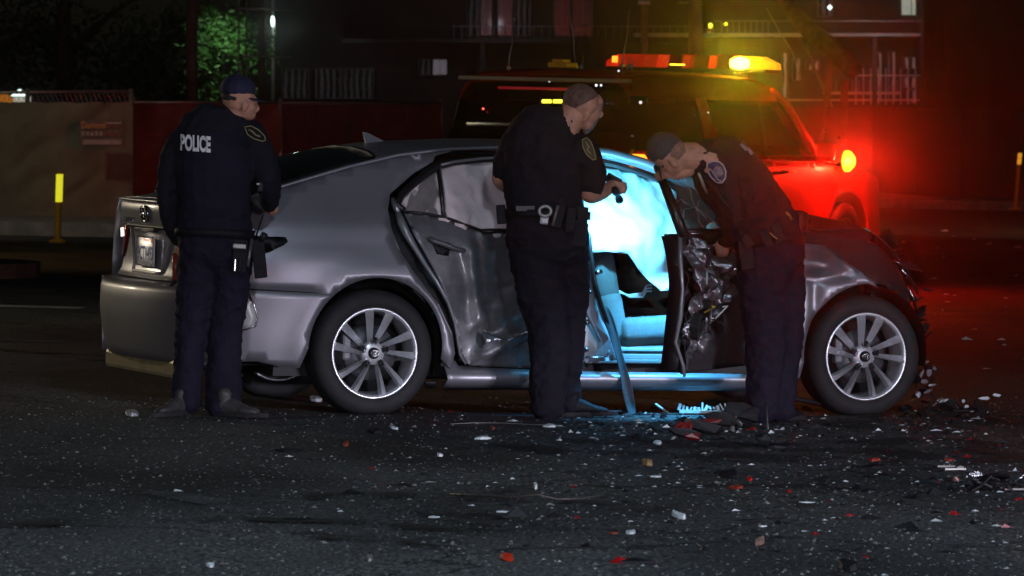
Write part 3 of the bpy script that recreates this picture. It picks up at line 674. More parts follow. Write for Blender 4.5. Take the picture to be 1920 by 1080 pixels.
# --- trunk lid back face, recessed
Tb = pchip([.66, .70, .76, .86, .93, .955, 1.0, 1.05, 1.075, 1.09], [1.00, .975, .962, .960, .965, .978, .985, .992, .985, .96])
HW = .76
patch('trunk_face', [(-.70, .668), (.70, .668), (.735, .76), (.73, .86), (.69, .95), (.60, 1.088), (-.60, 1.088), (-.69, .95), (-.73, .86), (-.735, .76)], rearf(Tb, HW, 0, .09), M_paint, car, .035)
for s in (-1, 1):
    patch('rear_corner_panel', [(s*.70, .665), (s*.79, .665), (s*.79, .86), (s*.66, 1.06), (s*.58, 1.088), (s*.62, 1.0), (s*.71, .85)], rearf(Tb, HW, -.004, .09), M_paint, car, .04)
# lip and plate recess
tube('trunk_lip', [rearf(Tb, HW, .008, .09)(y, 1.078) for y in [-.58+.0967*i for i in range(13)]], .010, M_paint, car)
tube('garnish_shadow_line', [rearf(Tb, HW, .004, .09)(y, .942) for y in [-.42+.07*i for i in range(13)]], .012, M_black, car)
for a, b in (((-.36, .93), (-.25, .70)), ((.36, .93), (.25, .70)), ((-.25, .70), (.25, .70))):
    tube('recess_edge', [rearf(Tb, HW, .006, .09)(a[0]+(b[0]-a[0])*t/6, a[1]+(b[1]-a[1])*t/6) for t in range(7)], .009, M_paint, car)
# licence plate, tilted with its slant
pf = lambda u, v: rearf(Tb, HW, .022, .09)(u, .812+v)
patch('licence_plate', [(-.155, -.078), (.155, -.078), (.155, .078), (-.155, .078)], lambda u, v: Vector((-.985, u, .812+v)), M_plate, car, .05, .004)
plate = bpy.data.objects['licence_plate']
bm = bmesh.new(); add_tube(bm, [(-.989, -.153, .736), (-.989, .153, .736), (-.989, .153, .888), (-.989, -.153, .888)], .005, 6, True); bm_obj('plate_rim', bm, M_chrome, plate)
V, Fc = text_geo('9CTV493', .075, bold=.0015)
mx = max(v.x for v in V)
mesh_obj('plate_number', [Vector((-.9885, -v.x/mx*.132, .797+v.y*1.35)) for v in V], Fc, M_plateink, plate, False)
V, Fc = text_geo('California', .03)
mesh_obj('plate_state', [Vector((-.9885, -v.x*.9, .872+v.y*.8)) for v in V], Fc, mat('plate_red_ink', (.5, .05, .05), .5, noise_amt=.1), plate, False)
box('registration_sticker', (-.989, -.115, .868), (.002, .035, .022), M_orange, plate)
box('plate_lamp_housing', (-.985, 0, .925), (.03, .34, .02), M_black, car, bevel=.004)
# round badge of three rings and raised model lettering (left half of the lid, seen from behind)
def ell(cy, cz, a, b, n=28): return [rearf(Tb, HW, .012, .09)(cy+a*math.cos(2*math.pi*i/n), cz+b*math.sin(2*math.pi*i/n)) for i in range(n)]
em = tube('emblem', ell(0, 1.012, .062, .042), .006, M_chrome, car, 6, True)
tube('emblem_ring', ell(0, 1.012, .022, .040), .005, M_chrome, em, 6, True); tube('emblem_ring', ell(0, 1.028, .044, .017), .005, M_chrome, em, 6, True)
def badge(s, cy, cz, h, wd):
    V, Fc = text_geo(s, 1, .0); x0 = min(v.x for v in V); x1 = max(v.x for v in V); y0 = min(v.y for v in V); y1 = max(v.y for v in V)
    f = rearf(Tb, HW, .010, .09)
    o = mesh_obj('badge_lettering', [f(cy-((v.x-x0)/(x1-x0)-.5)*wd, cz+((v.y-y0)/(y1-y0)-.5)*h) for v in V], Fc, M_chrome, car, False)
    s_ = o.modifiers.new('s', 'SOLIDIFY'); s_.thickness = .006
badge('CAMRY', .36, .972, .028, .24); badge('LE', -.40, .972, .026, .07)
# --- tail lights: face part and side wrap, both sides
M_revlit = mat('lit_reverse_lamp', (.9, .9, .85), .3, emis=(1, .92, .78), estr=1.6)
tl = patch('tail_light', [(-.735, .76), (-.735, .925), (-.60, .945), (-.40, .935), (-.47, .88), (-.55, .80), (-.62, .765)], rearf(Tb, HW, .014, .09), mat('dark_lamp_housing', (.06, .008, .01), .15, coat=.8, noise_amt=.2), car, .04)
patch('reverse_lamp', [(-.47, .885), (-.58, .875), (-.585, .918), (-.455, .925)], rearf(Tb, HW, .022, .09), M_revlit, tl, .03)
patch('brake_lens', [(-.58, .77), (-.73, .77), (-.73, .87), (-.62, .87)], rearf(Tb, HW, .022, .09), M_redlens, tl, .03)
tl2 = patch('tail_light', [(.735, .76), (.735, .925), (.60, .945), (.40, .935), (.47, .88), (.55, .80), (.62, .765)][::-1], rearf(Tb, HW, .014, .09), M_redlens, car, .04)
patch('reverse_lamp', [(.60, .875), (.71, .868), (.71, .915), (.60, .92)], rearf(Tb, HW, .022, .09), M_revlit, tl2, .03)
wrap = NP([(500, 432), (522, 437), (535, 445), (539, 453), (530, 460), (500, 466)])
ws = patch('tail_light_wrap', [(-.93, .93), (-.93, .78)]+[(-.7, .80), (wrap[4][0], wrap[4][1]), (wrap[3][0], wrap[3][1]), (wrap[2][0], wrap[2][1]), (-.7, .925)], S(.008), M_black, car, .04)
patch('brake_lens', [(-.925, .92), (-.925, .79), (-.78, .81), (-.74, .86), (-.80, .91)], S(.014), M_redlens, ws, .03)
# --- rocker, near and far
roc = [(.43, .33), (near(860, 686)[0], near(860, 686)[1])]+NP([(1000, 691), (1100, 694), (1250, 697), (1440, 703)])+[(2.42, .20), (2.42, .165), (.43, .165)]
patch('rocker_panel', [(.40, .13), (.40, .30), (.46, .335)]+NP([(862, 688), (1000, 694), (1100, 697), (1250, 699), (1480, 703)])+[(2.42, .13)], S(.004, lambda x, z: .035*max(0, (.187-z)/.06)-.05*max(0, min(1, (.3-z)/.1))+(.80*(z-.187) if z > .187 else 0)), M_paint, car, .03)
patch('rocker_panel', [(.40, .165), (.40, .335), (2.42, .335), (2.42, .165)], mir(S(.004)), M_paint, car, .08)
0 and tube('rocker_crease', [Vector((x, -.892, .187)) for x in (.45, 1.0, 1.6, 2.3)], .006, M_paint, car)
for k, (yy, zz, hh) in enumerate([(-.80, .285, .022), (-.77, .31, .030), (-.74, .34, .035)]):
    box('sill_step', (1.74, yy, zz-.004), (1.34, .032, hh), mat('sill_paint_%d' % k, (.26+.05*k, .27+.05*k, .29+.05*k), .4, .2, noise_amt=.1, nscale=5), car, bevel=.006)
box('sill_scuff_plate', (1.66, -.77, .332), (.95, .03, .012), M_chrome, car, bevel=.004)
# --- underbody
bm = bmesh.new(); add_box(bm, (1.1, 0, .235), (3.2, 1.45, .09)); add_box(bm, (-.62, 0, .34), (.65, 1.25, .2)); add_box(bm, (2.85, 0, .42), (.75, 1.0, .3)); add_tube(bm, [(-.9, -.35, .24), (.4, -.3, .19), (2.2, -.2, .19)], .035, 8)
add_tube(bm, [(0, -.7, .31), (0, .7, .31)], .04, 8); add_tube(bm, [(2.825, -.7, .31), (2.825, .7, .31)], .035, 8)
bm_obj('underbody', bm, M_black, car)
tube('hanging_undertray', [(2.0, -.72, .19), (2.25, -.78, .12), (2.55, -.80, .07), (2.7, -.70, .03)], [.02, .035, .04, .03], M_black, car, 8, flat=.35)
# wheel wells
for ax, sx in ((0, 1), (2.825, 1)):
    for s in (-1, 1):
        bm = bmesh.new(); pr = arch(ax, .345, .368, -12, 192, 20); A = [bm.verts.new((x, s*.885, z)) for x, z in pr]; B = [bm.verts.new((x, s*.56, z)) for x, z in pr]
        for i in range(len(pr)-1): bm.faces.new((A[i], A[i+1], B[i+1], B[i]))
        bm.faces.new(B); bm_obj('wheel_arch_liner', bm, M_black, car, True)
# --- top loft: trunk deck, rear glass, roof, windscreen, hood
def crown(x): return pchip([-1.05, -.8, -.4, .1, .6, 1.3, 1.7, 2.3, 2.7, 3.3], [.015, .03, .07, .055, .035, .035, .07, .06, .07, .05])(x)
def top(x, y, dz=0):
    e = E(x)-.004; wd = W(x, e); t = max(-1, min(1, y/wd)); z = e+crown(x)*(1-t*t)
    x2 = x
    if x > 2.5:   # buckled hood, lifted and folded
        a = min(1, (x-2.5)/.4); z += a*(.05*math.sin((x-2.5)*5.2)*(1-.3*t)+.035*t*(1 if t > 0 else .2)+.03*noise.noise(Vector((x*4, y*3, 2))))
    return Vector((x2, y, z+dz))
def loft(name, x0, x1, m, nx=10, ny=16, v0=-1, v1=1, dz=0, skew=0, parent=car, thick=.006):
    V = []; Fc = []
    for i in range(nx+1):
        x = x0+(x1-x0)*i/nx; wd = W(x, E(x)-.004)
        for j in range(ny+1):
            v = v0+(v1-v0)*j/ny; xx = x+skew*(v*v); wv = W(xx, E(xx)-.004); V.append(top(xx, v*wv, dz))
    for i in range(nx):
        for j in range(ny): a = i*(ny+1)+j; Fc.append((a, a+1, a+ny+2, a+ny+1))
    o = mesh_obj(name, V, Fc, m, parent)
    if thick: s_ = o.modifiers.new('s', 'SOLIDIFY'); s_.thickness = thick; s_.offset = -1
    return o
loft('trunk_deck', -.96, -.70, M_paint, 6, 16, -.90, .90)
rg = loft('rear_window', -.70, .08, M_glass, 12, 16, -.93, .93)
loft('roof', .08, 1.42, M_paint, 16, 18)
ws_ = loft('windscreen', 1.42, 2.42, mat('cracked_windscreen', (.10, .17, .16), .15, alpha=.45, noise_amt=.4, nscale=9, bump=.4, bscale=22), 12, 14, -.93, .93)
loft('hood', 2.42, 3.02, mat('sooty_hood_paint', (.018, .015, .016), .6, 0, coat=0, spec=.25, noise_amt=.35, nscale=5, bump=.2, bscale=14), 18, 18)  # hood's dark reflection put into near-black paint
for s in (-1, 1):
    tube('roof_rail', [Vector((x, s*(W(x, E(x)-.01)+.002), E(x)+.002)) for x in [-.7, -.45, -.1, .2, .5, .9, 1.2]], .010, M_paint, car)
    a = [Vector((x, s*(W(x, E(x)-.01)-.01), E(x)-.004)) for x in [1.15, 1.42, 1.6, 1.8, 2.0, 2.2, 2.42]]
    tube('windscreen_pillar', a, .028, M_paint, car)
# near rear glass black border, seen as the dark wedge
tube('rear_window_seal', [top(x, -.93*W(x, E(x)), .004) for x in (-.7, -.5, -.3, -.1, .08)]+[top(.10, y, .004) for y in (-.45, -.2, .1, .4, .6)], .012, M_black, car)
# shark fin aerial
bm = bmesh.new(); fn = [(.02, 0), (.16, 0), (.03, .062), (.0, .066)]
for s in (-1, 1): pass
b0 = top(.22, 0); vs = [bm.verts.new(b0+Vector((x, s*(.018 if z < .01 else .004), z))) for s in (-1, 1) for x, z in fn]
bm.faces.new(vs[:4]); bm.faces.new(vs[4:][::-1])
for i in range(4): bm.faces.new((vs[i], vs[(i+1) % 4], vs[(i+1) % 4+4], vs[i+4]))
bm_obj('shark_fin_aerial', bm, M_paint, car)
# --- rear door with crushed skin
dcx, dcz = near(930, 545); rx0, rz0 = near(897, 683); rx1, rz1 = near(1000, 618)
def segd(x, z, a, b):
    vx, vz = b[0]-a[0], b[1]-a[1]; t = max(0, min(1, ((x-a[0])*vx+(z-a[1])*vz)/(vx*vx+vz*vz))); return math.hypot(x-a[0]-vx*t, z-a[1]-vz*t), t
ra, rb, rc_ = near(903, 622), near(950, 655), near(1000, 600)
def ddisp(x, z):
    d = .085*math.exp(-(((x-dcx)/.19)**2+((z-dcz-.02)/.24)**2))
    d += .10*math.exp(-(((x-dcx-.32)/.2)**2+((z-.62)/.35)**2))
    q, t = segd(x, z, near(885, 470), near(905, 610)); d -= .028*math.exp(-(q/.035)**2)
    q, t = segd(x, z, near(905, 665), near(1000, 612)); d -= .075*math.exp(-(q/.035)**2)
    q, t = segd(x, z, near(908, 618), near(970, 640)); d += .030*math.exp(-(q/.025)**2)
    q, t = segd(x, z, near(905, 425), near(925, 560)); d -= .020*math.exp(-(q/.02)**2)
    q, t = segd(x, z, near(940, 530), near(985, 520)); d -= .022*math.exp(-(q/.022)**2)
    a = math.exp(-(((x-dcx-.1)/.3)**2+((z-.5)/.3)**2))
    d += a*.022*noise.fractal(Vector((x*9, z*9, 3)), 1, 2, 3)
    return d+.012
def facet(x, z): return ddisp(x, z)
dsk = NP([(757, 397), (836, 408), (880, 424), (935, 436), (1000, 440), (1088, 444), (1098, 520), (1100, 690), (1000, 691), (925, 688), (885, 686), (870, 676), (860, 655), (853, 604), (822, 519), (778, 442)])
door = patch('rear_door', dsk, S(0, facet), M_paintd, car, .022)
# folded metal flap at the lower rear of the door
V = []; Fc = []
fl = NP([(897, 684), (903, 652), (905, 622), (922, 630), (945, 640), (975, 625), (1003, 606), (1004, 628), (960, 655), (925, 670)])
def flf(x, z): q, t = segd(x, z, near(903, 640), near(1000, 617)); return Vector((x, -W(x, z)-.045+.06*min(1, q/.05)+.02*noise.noise(Vector((x*22, z*22, 0))), z))
patch('torn_metal_flap', fl, flf, M_bare, door, .013, .004)
# door edge flange: pale folded rim + dark jamb behind
M_edge = mat('door_edge_paint', (.26, .26, .28), .3, .4, coat=.5, noise_amt=.1)
edge = NP([(745, 400), (752, 420), (762, 440), (775, 462), (795, 495), (818, 530), (838, 566), (851, 604), (857, 640), (861, 665), (872, 682)])
tube('door_edge', [Vector((p[0], -W(*p)-.012, p[1])) for p in edge], [.018, .024, .022, .016, .013, .012, .010, .008, .007, .007, .006], M_edge, door, 8)
jamb = NP([(727, 396), (745, 396), (790, 500), (840, 575), (852, 610), (855, 650), (846, 622), (822, 570), (785, 525), (752, 475), (734, 430)])
patch('door_jamb', jamb, S(-.035), M_black, car, .02)
tube('jamb_edge', [Vector((p[0], -W(*p)+.004, p[1])) for p in NP([(733, 432), (752, 477), (786, 527), (822, 572), (846, 624), (852, 664)])], .006, M_edge, car)
tube('door_latch', [Vector((p[0], -W(*p)-.0, p[1])) for p in NP([(736, 372), (742, 388), (747, 400)])], [.012, .02, .012], M_bare, car)
# handle
hp = NP([(803, 446), (812, 452), (830, 458), (850, 466), (870, 470)])
hd = tube('door_handle', [Vector((p[0], -W(*p)-.03+.02*abs(i-2)/2, p[1])) for i, p in enumerate(hp)], [.010, .013, .014, .014, .012], M_paintd, door, 8)
patch('handle_cup', NP([(808, 447), (845, 456), (842, 480), (820, 476)]), S(-.004), M_black, door, .02, .003)
# rear window frame and glass
M_frm = mat('window_frame_black', (.012, .010, .011), .35, coat=.3, noise_amt=.2)
def sline(name, pts, r, m, parent, off=.0): return tube(name, [Vector((p[0], -W(*p)-off, p[1])) for p in NP(pts)], r, m, parent, 8)
sline('window_frame', [(757, 396), (745, 384), (752, 366), (775, 345), (800, 325), (822, 311), (850, 304), (900, 299), (950, 296), (1000, 295), (1060, 297), (1100, 302)], .021, M_frm, door)
sline('chrome_moulding', [(824, 309), (850, 303), (900, 297), (950, 294), (1000, 293)], .008, mat('grey_moulding', (.3, .29, .3), .4, .5, noise_amt=.1), door, .022)
sline('window_divider', [(821, 313), (826, 350), (832, 408)], .012, M_frm, door)
sline('divider_trim', [(824, 313), (830, 352), (836, 408)], .004, M_edge, door, .012)
sline('belt_moulding', [(757, 397), (800, 401), (836, 408), (880, 424), (905, 434)], .008, M_frm, door)
sline('belt_moulding', [(904, 434), (935, 433), (1000, 436), (1090, 442)], .014, M_frm, door, .004)
patch('quarter_glass', NP([(762, 393), (772, 362), (800, 336), (821, 318), (831, 405), (795, 400)]), S(-.012), mat('dusty_glass', (.12, .13, .12), .2, alpha=.35, noise_amt=.3, nscale=6), door, .03, .003)
# curtain airbags: near side rear window and front opening
def airbag(name, outline, off, amp, seed, m, step=.022, bulge=.05, sc=(7, 5)):
    cx = sum(p[0] for p in outline)/len(outline); cz = sum(p[1] for p in outline)/len(outline)
    def f(x, z):
        n1 = noise.fractal(Vector((x*sc[0]+z*3, z*sc[1]-x*2, seed)), .9, 2.1, 3); r = abs(noise.noise(Vector((x*sc[0]*1.3-z*5, z*3+x*6, seed+5))))
        return Vector((x, -W(x, z)+off-bulge*math.exp(-((x-cx)**2+(z-cz)**2)/.05)+amp*n1+amp*1.6*(.35-r), z))
    return patch(name, outline, f, m, car, step, .004)
airbag('curtain_airbag', NP([(752, 400), (760, 372), (790, 335), (824, 306), (900, 300), (960, 298), (975, 440), (935, 446), (890, 438), (836, 415)]), .045, .030, 2.0, M_airbag)
ab = airbag('curtain_airbag', NP([(1085, 300), (1120, 306), (1180, 316), (1235, 334), (1290, 350), (1300, 440), (1290, 545), (1262, 548), (1240, 530), (1218, 508), (1196, 478), (1160, 474), (1118, 476), (1085, 470)]), .17, .040, 9.0, mat('white_airbag_cloth', (.85, .86, .86), .8, noise_amt=.04, nscale=6, bump=.25, bscale=60), bulge=.08, sc=(5, 3))
# roof rail above the front opening
sline('door_opening_rail', [(1088, 284), (1118, 289), (1160, 298), (1200, 309), (1238, 323), (1290, 349)], .016, M_edge, car, -.02)
sline('door_opening_seal', [(1088, 297), (1118, 301), (1160, 310), (1200, 322), (1235, 336), (1282, 358)], .014, M_frm, car, -.05)
sline('roof_gutter', [(1088, 279), (1118, 284), (1160, 293), (1200, 304), (1238, 318)], .006, M_chrome, car, .0)
# B pillar with striker, weather strip, bolts
M_pil = mat('pillar_paint', (.27, .28, .31), .4, .2, coat=.3, noise_amt=.12, nscale=5)
bp_ = NP([(1076, 430), (1100, 425), (1112, 470), (1118, 540), (1136, 600), (1158, 640), (1162, 676), (1076, 682)])
pil = patch('centre_pillar', bp_, S(-.055, lambda x, z: .01*math.sin(z*14)), M_pil, car, .025)
patch('centre_pillar', NP([(1060, 290), (1100, 290), (1104, 425), (1070, 430)]), S(-.06), M_trimin, car, .04)
sline('weather_strip', [(1098, 424), (1108, 445), (1113, 490), (1118, 525), (1130, 570), (1143, 605), (1152, 630)], .013, M_frm, pil, -.03)
sline('pillar_fold', [(1093, 440), (1097, 520), (1104, 590), (1128, 640)], .008, M_edge, pil, -.02)
for (x, y, r) in [(1105, 605, .018), (1104, 656, .016), (1111, 548, .014)]:
    p = near(x, y); lathe('hinge_bolt', [(.0001, -.02), (r*.6, -.018), (r, -.004), (r, .0), (.0001, .004)], M_chrome, pil, 12, 'Y', (p[0], -W(*p)+.04, p[1]), closed=False)
p = near(1120, 512); tube('door_striker', [(p[0]-.01, -.84, p[1]), (p[0]+.0, -.90, p[1]), (p[0]+.03, -.90, p[1]+.008)], [.012, .014, .016], M_chrome, pil)
sline('sill_bead', [(1092, 670), (1130, 671), (1142, 668), (1145, 658)], .006, M_chrome, pil, -.03)
# hanging strap from the pillar to the road
sp = [nearp(1133, 575, -.86), nearp(1146, 612, -.885), nearp(1157, 650, -.90), nearp(1168, 690, -.93), nearp(1176, 728, -.94), nearp(1182, 768, -.95), nearp(1188, 777, -1.0), nearp(1170, 779, -1.08)]
V = []; Fc = []
for i, p in enumerate(sp):
    wd = .026*(1+.25*math.sin(i*1.9)); V += [p+Vector((-wd, .004*math.sin(i*2.2), 0)), p+Vector((-wd*.3, -.012*math.cos(i), 0)), p+Vector((wd*.4, .008, 0)), p+Vector((wd, -.006*math.cos(i*1.4), .0))]
    if i: a = 4*i; Fc += [(a-4+k, a-3+k, a+1+k, a+k) for k in range(3)]
o = mesh_obj('hanging_seat_belt', V, Fc, M_belt, car); s_ = o.modifiers.new('u', 'SUBSURF'); s_.levels = 2; s_.render_levels = 2; s_ = o.modifiers.new('s', 'SOLIDIFY'); s_.thickness = .003
# --- front fender
far_ = 2.825
fq = NP([(1495, 455), (1545, 460), (1572, 482), (1600, 500), (1636, 526), (1648, 541)])
fp = [(2.32, .60), (2.30, .90)]+fq[:-1]+[(fq[-1][0], fq[-1][1])]+arch(2.825, .345, RAR, 92, 188, 14)+[(2.44, .20), (2.36, .19), (2.33, .3)]
fp_old = [(3.12, .70), (3.13, .62), (3.10, .57)]+arch(far_, .345, RAR, 38, 188, 20)+[(2.44, .20), (2.36, .19), (2.33, .3)]
fb = near(1535, 495)
def fdisp(x, z):
    d = -.075*math.exp(-(((x-fb[0])/.10)**2+((z-fb[1])/.055)**2))
    q, t = segd(x, z, near(1510, 522), near(1590, 516)); d += .035*math.exp(-(q/.022)**2)
    q, t = segd(x, z, near(1530, 540), near(1520, 660)); d += .022*math.exp(-(q/.03)**2)
    d += .10*max(0, x-2.90)/.2+.005*noise.fractal(Vector((x*7, z*7, 8)), 1, 2, 2)*(1 if z > .6 else .3)
    return d
patch('front_fender', fp, S(0, fdisp), M_paint, car, .024)
M_hood_dark = mat('sooty_hood_paint', (.018, .015, .016), .6, 0, coat=0, spec=.25, noise_amt=.35, nscale=5, bump=.2, bscale=14)
patch('hood_side', [(2.30, .90)]+fq+arch(2.825, .345, RAR, 88, 40, 8)+[(3.13, .60), (3.10, E(3.10)-.01)]+[(x, E(x)-.004) for x in (3.02, 2.9, 2.7, 2.5, 2.35)]+[(2.30, .96)], S(0, lambda x, z: fdisp(x, z)+.012*math.exp(-((z-.93)/.02)**2)), M_hood_dark, car, .026)  # upper fender in the same near-black paint, its dark reflection coloured in
patch('front_fender', [(2.32, .19), (2.30, .96)]+[(x, E(x)-.004) for x in (2.5, 2.8, 3.02, 3.10)]+[(3.12, .6)]+arch(far_, .345, RAR, 38, 188, 14), mir(S()), M_paint, car, .08)
patch('front_door', [(1.25, .33), (1.25, .98), (2.3, .97), (2.3, .33)], mir(S()), M_paint, car, .12)
patch('rear_door', [(.5, .33), (.4, .62), (.4, 1.0), (1.24, .98), (1.24, .33)], mir(S()), M_paint, car, .12)
for s in (-1, 1):
    if s > 0:
        tube('window_frame', [Vector((x, W(x, z), z)) for x, z in [(.35, 1.0), (.45, 1.3), (.9, 1.37), (1.4, 1.36), (1.9, 1.2), (2.3, 1.0)]], .02, M_frm, car)
        tube('centre_pillar', [Vector((1.25, W(1.25, z), z)) for z in (.98, 1.1, 1.25, 1.38)], .035, M_trimin, car)
        patch('side_window', [(.4, 1.0), (.5, 1.3), (.9, 1.36), (1.4, 1.35), (1.9, 1.18), (2.25, 1.0)], mir(S(-.015)), M_glass, car, .12, .003)
# --- smashed front end
rnd = random.Random(12)
def shard(bm, c, s, seed, thick=.004, n=6, rot=None):
    rr = random.Random(seed); q = rot or Matrix.Rotation(rr.uniform(0, 6.28), 3, Vector((rr.gauss(0, 1), rr.gauss(0, 1), rr.gauss(0, 1))))
    pts = [q @ Vector((s[0]*math.cos(2*math.pi*i/n)*rr.uniform(.55, 1.1), s[1]*math.sin(2*math.pi*i/n)*rr.uniform(.5, 1.1), rr.uniform(-.25, .25)*min(s))) for i in range(n)]
    nn = q @ Vector((0, 0, thick)); A = [bm.verts.new(Vector(c)+p) for p in pts]; B = [bm.verts.new(Vector(c)+p+nn) for p in pts]
    bm.faces.new(A[::-1]); bm.faces.new(B)
    for i in range(n): bm.faces.new((A[i], A[(i+1) % n], B[(i+1) % n], B[i]))
def onear(px, py, y=-.85): return nearp(px, py, y)
hl = empty('headlight', (0, 0, 0), parent=car)
bm = bmesh.new()
for i, (px, py) in enumerate([(1640, 452), (1655, 470), (1668, 492), (1676, 515), (1685, 535), (1672, 540), (1660, 500)]): shard(bm, onear(px, py, -.72+.05*(i % 3)), (.05, .03), 30+i)
split_obj('housing_fragment', bm, M_black, hl)
M_amb = mat('amber_side_lens', (.7, .2, .03), .2, coat=.8, emis=(1, .25, .02), estr=.06)
for i, (a, b, r) in enumerate([((1622, 428), (1640, 448), .006), ((1650, 475), (1658, 495), .005), ((1658, 496), (1674, 540), .005), ((1679, 488), (1690, 505), .010), ((1690, 505), (1706, 532), .007), ((1703, 540), (1718, 585), .006)]):
    p, q_ = onear(*a, -.80), onear(*b, -.76); tube('lens_edge', [p, (p+q_)/2+Vector((.006, -.01, .004)), q_], r*1.25, M_chrome, hl, 6)  # chrome strips added to catch orange glints along the nose
bm = bmesh.new()
for i, (px, py, s, y) in enumerate([(1690, 520, .07, -.6), (1705, 560, .08, -.5), (1715, 600, .08, -.5), (1722, 560, .05, -.3), (1720, 640, .09, -.6), (1700, 590, .07, -.7), (1738, 545, .035, -.5), (1725, 680, .08, -.5), (1710, 710, .08, -.6), (1735, 730, .09, -.6), (1690, 740, .06, -.7), (1726, 600, .05, -.6), (1680, 470, .06, -.5), (1660, 440, .06, -.4), (1700, 500, .09, -.4), (1712, 530, .09, -.45), (1690, 480, .08, -.3), (1722, 590, .09, -.4), (1728, 620, .09, -.5), (1672, 450, .08, -.2), (1715, 660, .09, -.4), (1732, 660, .07, -.5), (1740, 690, .06, -.6), (1748, 715, .06, -.5), (1735, 755, .07, -.6), (1715, 745, .08, -.65), (1700, 765, .07, -.6), (1750, 745, .05, -.6), (1728, 590, .05, -.7), (1716, 560, .04, -.75)]): shard(bm, onear(px, py, y), (s, s*.5), 60+i, n=5)
for i in range(7): p = onear(1690+i*6, 560+i*22, -.5-.03*i); add_tube(bm, [p, p+Vector((rnd.uniform(-.05, .1), rnd.uniform(-.1, .1), rnd.uniform(-.12, .05))), p+Vector((rnd.uniform(0, .14), 0, rnd.uniform(-.2, -.05)))], .006, 5)
split_obj('bumper_fragment', bm, M_black, car)
bm = bmesh.new()
for i, (px, py, sx, sy) in enumerate([(1736, 680, .030, .012), (1742, 700, .022, .03), (1733, 715, .028, .02), (1746, 722, .03, .014), (1722, 738, .018, .03), (1738, 735, .035, .012), (1752, 690, .012, .03), (1728, 700, .012, .035), (1716, 690, .01, .03)]): shard(bm, onear(px, py, -.74), (sx*1.1, sy*.8), 90+i, .006, 5, rot=Matrix.Rotation(R(90+rnd.uniform(-35, 35)), 3, 'X') @ Matrix.Rotation(rnd.uniform(-.8, .8), 3, 'Z'))
split_obj('lamp_bracket_fragment', bm, mat('grey_broken_plastic', (.19, .18, .20), .35, .2, noise_amt=.2, nscale=20), car)
bm = bmesh.new(); add_box(bm, (3.02, 0, .55), (.12, 1.3, .35)); add_box(bm, (3.08, 0, .5), (.08, 1.2, .12), Matrix.Rotation(R(6), 3, 'Z'))
bm_obj('radiator_support', bm, M_black, car)
# --- interior
M_skirt = M_trimin
def seat(x, y, name='seat', lit=True):
    s = empty(name, (x, y, 0), parent=car)
    bm = bmesh.new()
    prof = [(0, .40), (-.04, .62), (-.09, .85), (-.13, .98)]
    for i in range(len(prof)-1): add_box(bm, ((prof[i][0]+prof[i+1][0])/2, 0, (prof[i][1]+prof[i+1][1])/2), (.13, .50-.05*i, .26), Matrix.Rotation(R(-12), 3, 'Y'), .04)
    bm_obj('backrest', bm, M_seat, s, True)
    bm = bmesh.new(); add_box(bm, (.22, 0, .43), (.44, .5, .14), Matrix.Rotation(R(-4), 3, 'Y'), .055); add_box(bm, (.22, -.22, .455), (.42, .09, .13), Matrix.Rotation(R(-4), 3, 'Y'), .04)
    bm_obj('cushion', bm, M_seat, s, True)
    bm = bmesh.new(); add_box(bm, (.25, 0, .33), (.55, .46, .06), None, .01); bm_obj('seat_base', bm, mat('seat_base_plastic', (.22, .23, .24), .5, noise_amt=.1), s)
    bm = bmesh.new(); add_box(bm, (-.18, 0, 1.09), (.09, .26, .16), Matrix.Rotation(R(-20), 3, 'Y'), .035); add_tube(bm, [(-.14, .06, .95), (-.17, .06, 1.05)], .008, 6); add_tube(bm, [(-.14, -.06, .95), (-.17, -.06, 1.05)], .008, 6)
    bm_obj('headrest', bm, M_seat, s, True); return s
seat(1.47, -.42); seat(1.47, .42)
bm = bmesh.new(); add_box(bm, (.55, 0, .42), (.45, 1.2, .16), None, .05); add_box(bm, (.28, 0, .74), (.16, 1.2, .55), Matrix.Rotation(R(-20), 3, 'Y'), .05); bm_obj('rear_bench', bm, M_seat, car, True)
bm = bmesh.new(); add_box(bm, (1.3, 0, .285), (2.3, 1.5, .02)); add_box(bm, (1.75, 0, .42), (.9, .2, .25), None, .03); add_box(bm, (2.32, 0, .72), (.36, 1.42, .34), None, .08); add_box(bm, (2.4, 0, .45), (.1, 1.42, .4)); add_box(bm, (1.75, .76, .62), (1.0, .05, .62), None, .02)
bm_obj('cabin_trim', bm, M_trimin, car)
lathe('steering_wheel', [(.17, -.012), (.19, 0), (.17, .012), (.155, 0)], M_black, car, 28, 'X', (1.95, .40, .84))
bm = bmesh.new()
for i in range(9): shard(bm, (1.78+.06*(i % 4), -.12+.03*(i % 3), .60+.035*(i//3)), (.12, .09), 200+i, .05, 8)
M_ofab = mat('dark_olive_fabric', (.10, .095, .075), .9, noise_amt=.4, nscale=12, bump=.5, bscale=40)
for i in range(9): pass
me_ = bpy.data.meshes.new('raw'); bm.to_mesh(me_); bm.free(); ro_ = bpy.data.objects.new('raw', me_); C.objects.link(ro_)
r_ = ro_.modifiers.new('r', 'REMESH'); r_.mode = 'VOXEL'; r_.voxel_size = .014; s_ = ro_.modifiers.new('s', 'SMOOTH'); s_.iterations = 3
bpy.context.view_layer.update(); m2_ = bpy.data.meshes.new_from_object(ro_.evaluated_get(bpy.context.evaluated_depsgraph_get())); bpy.data.objects.remove(ro_)
m2_.materials.clear(); m2_.materials.append(M_ofab); m2_.polygons.foreach_set('use_smooth', [True]*len(m2_.polygons))
cf_ = bpy.data.objects.new('crumpled_fabric', m2_); C.objects.link(cf_); cf_.parent = car
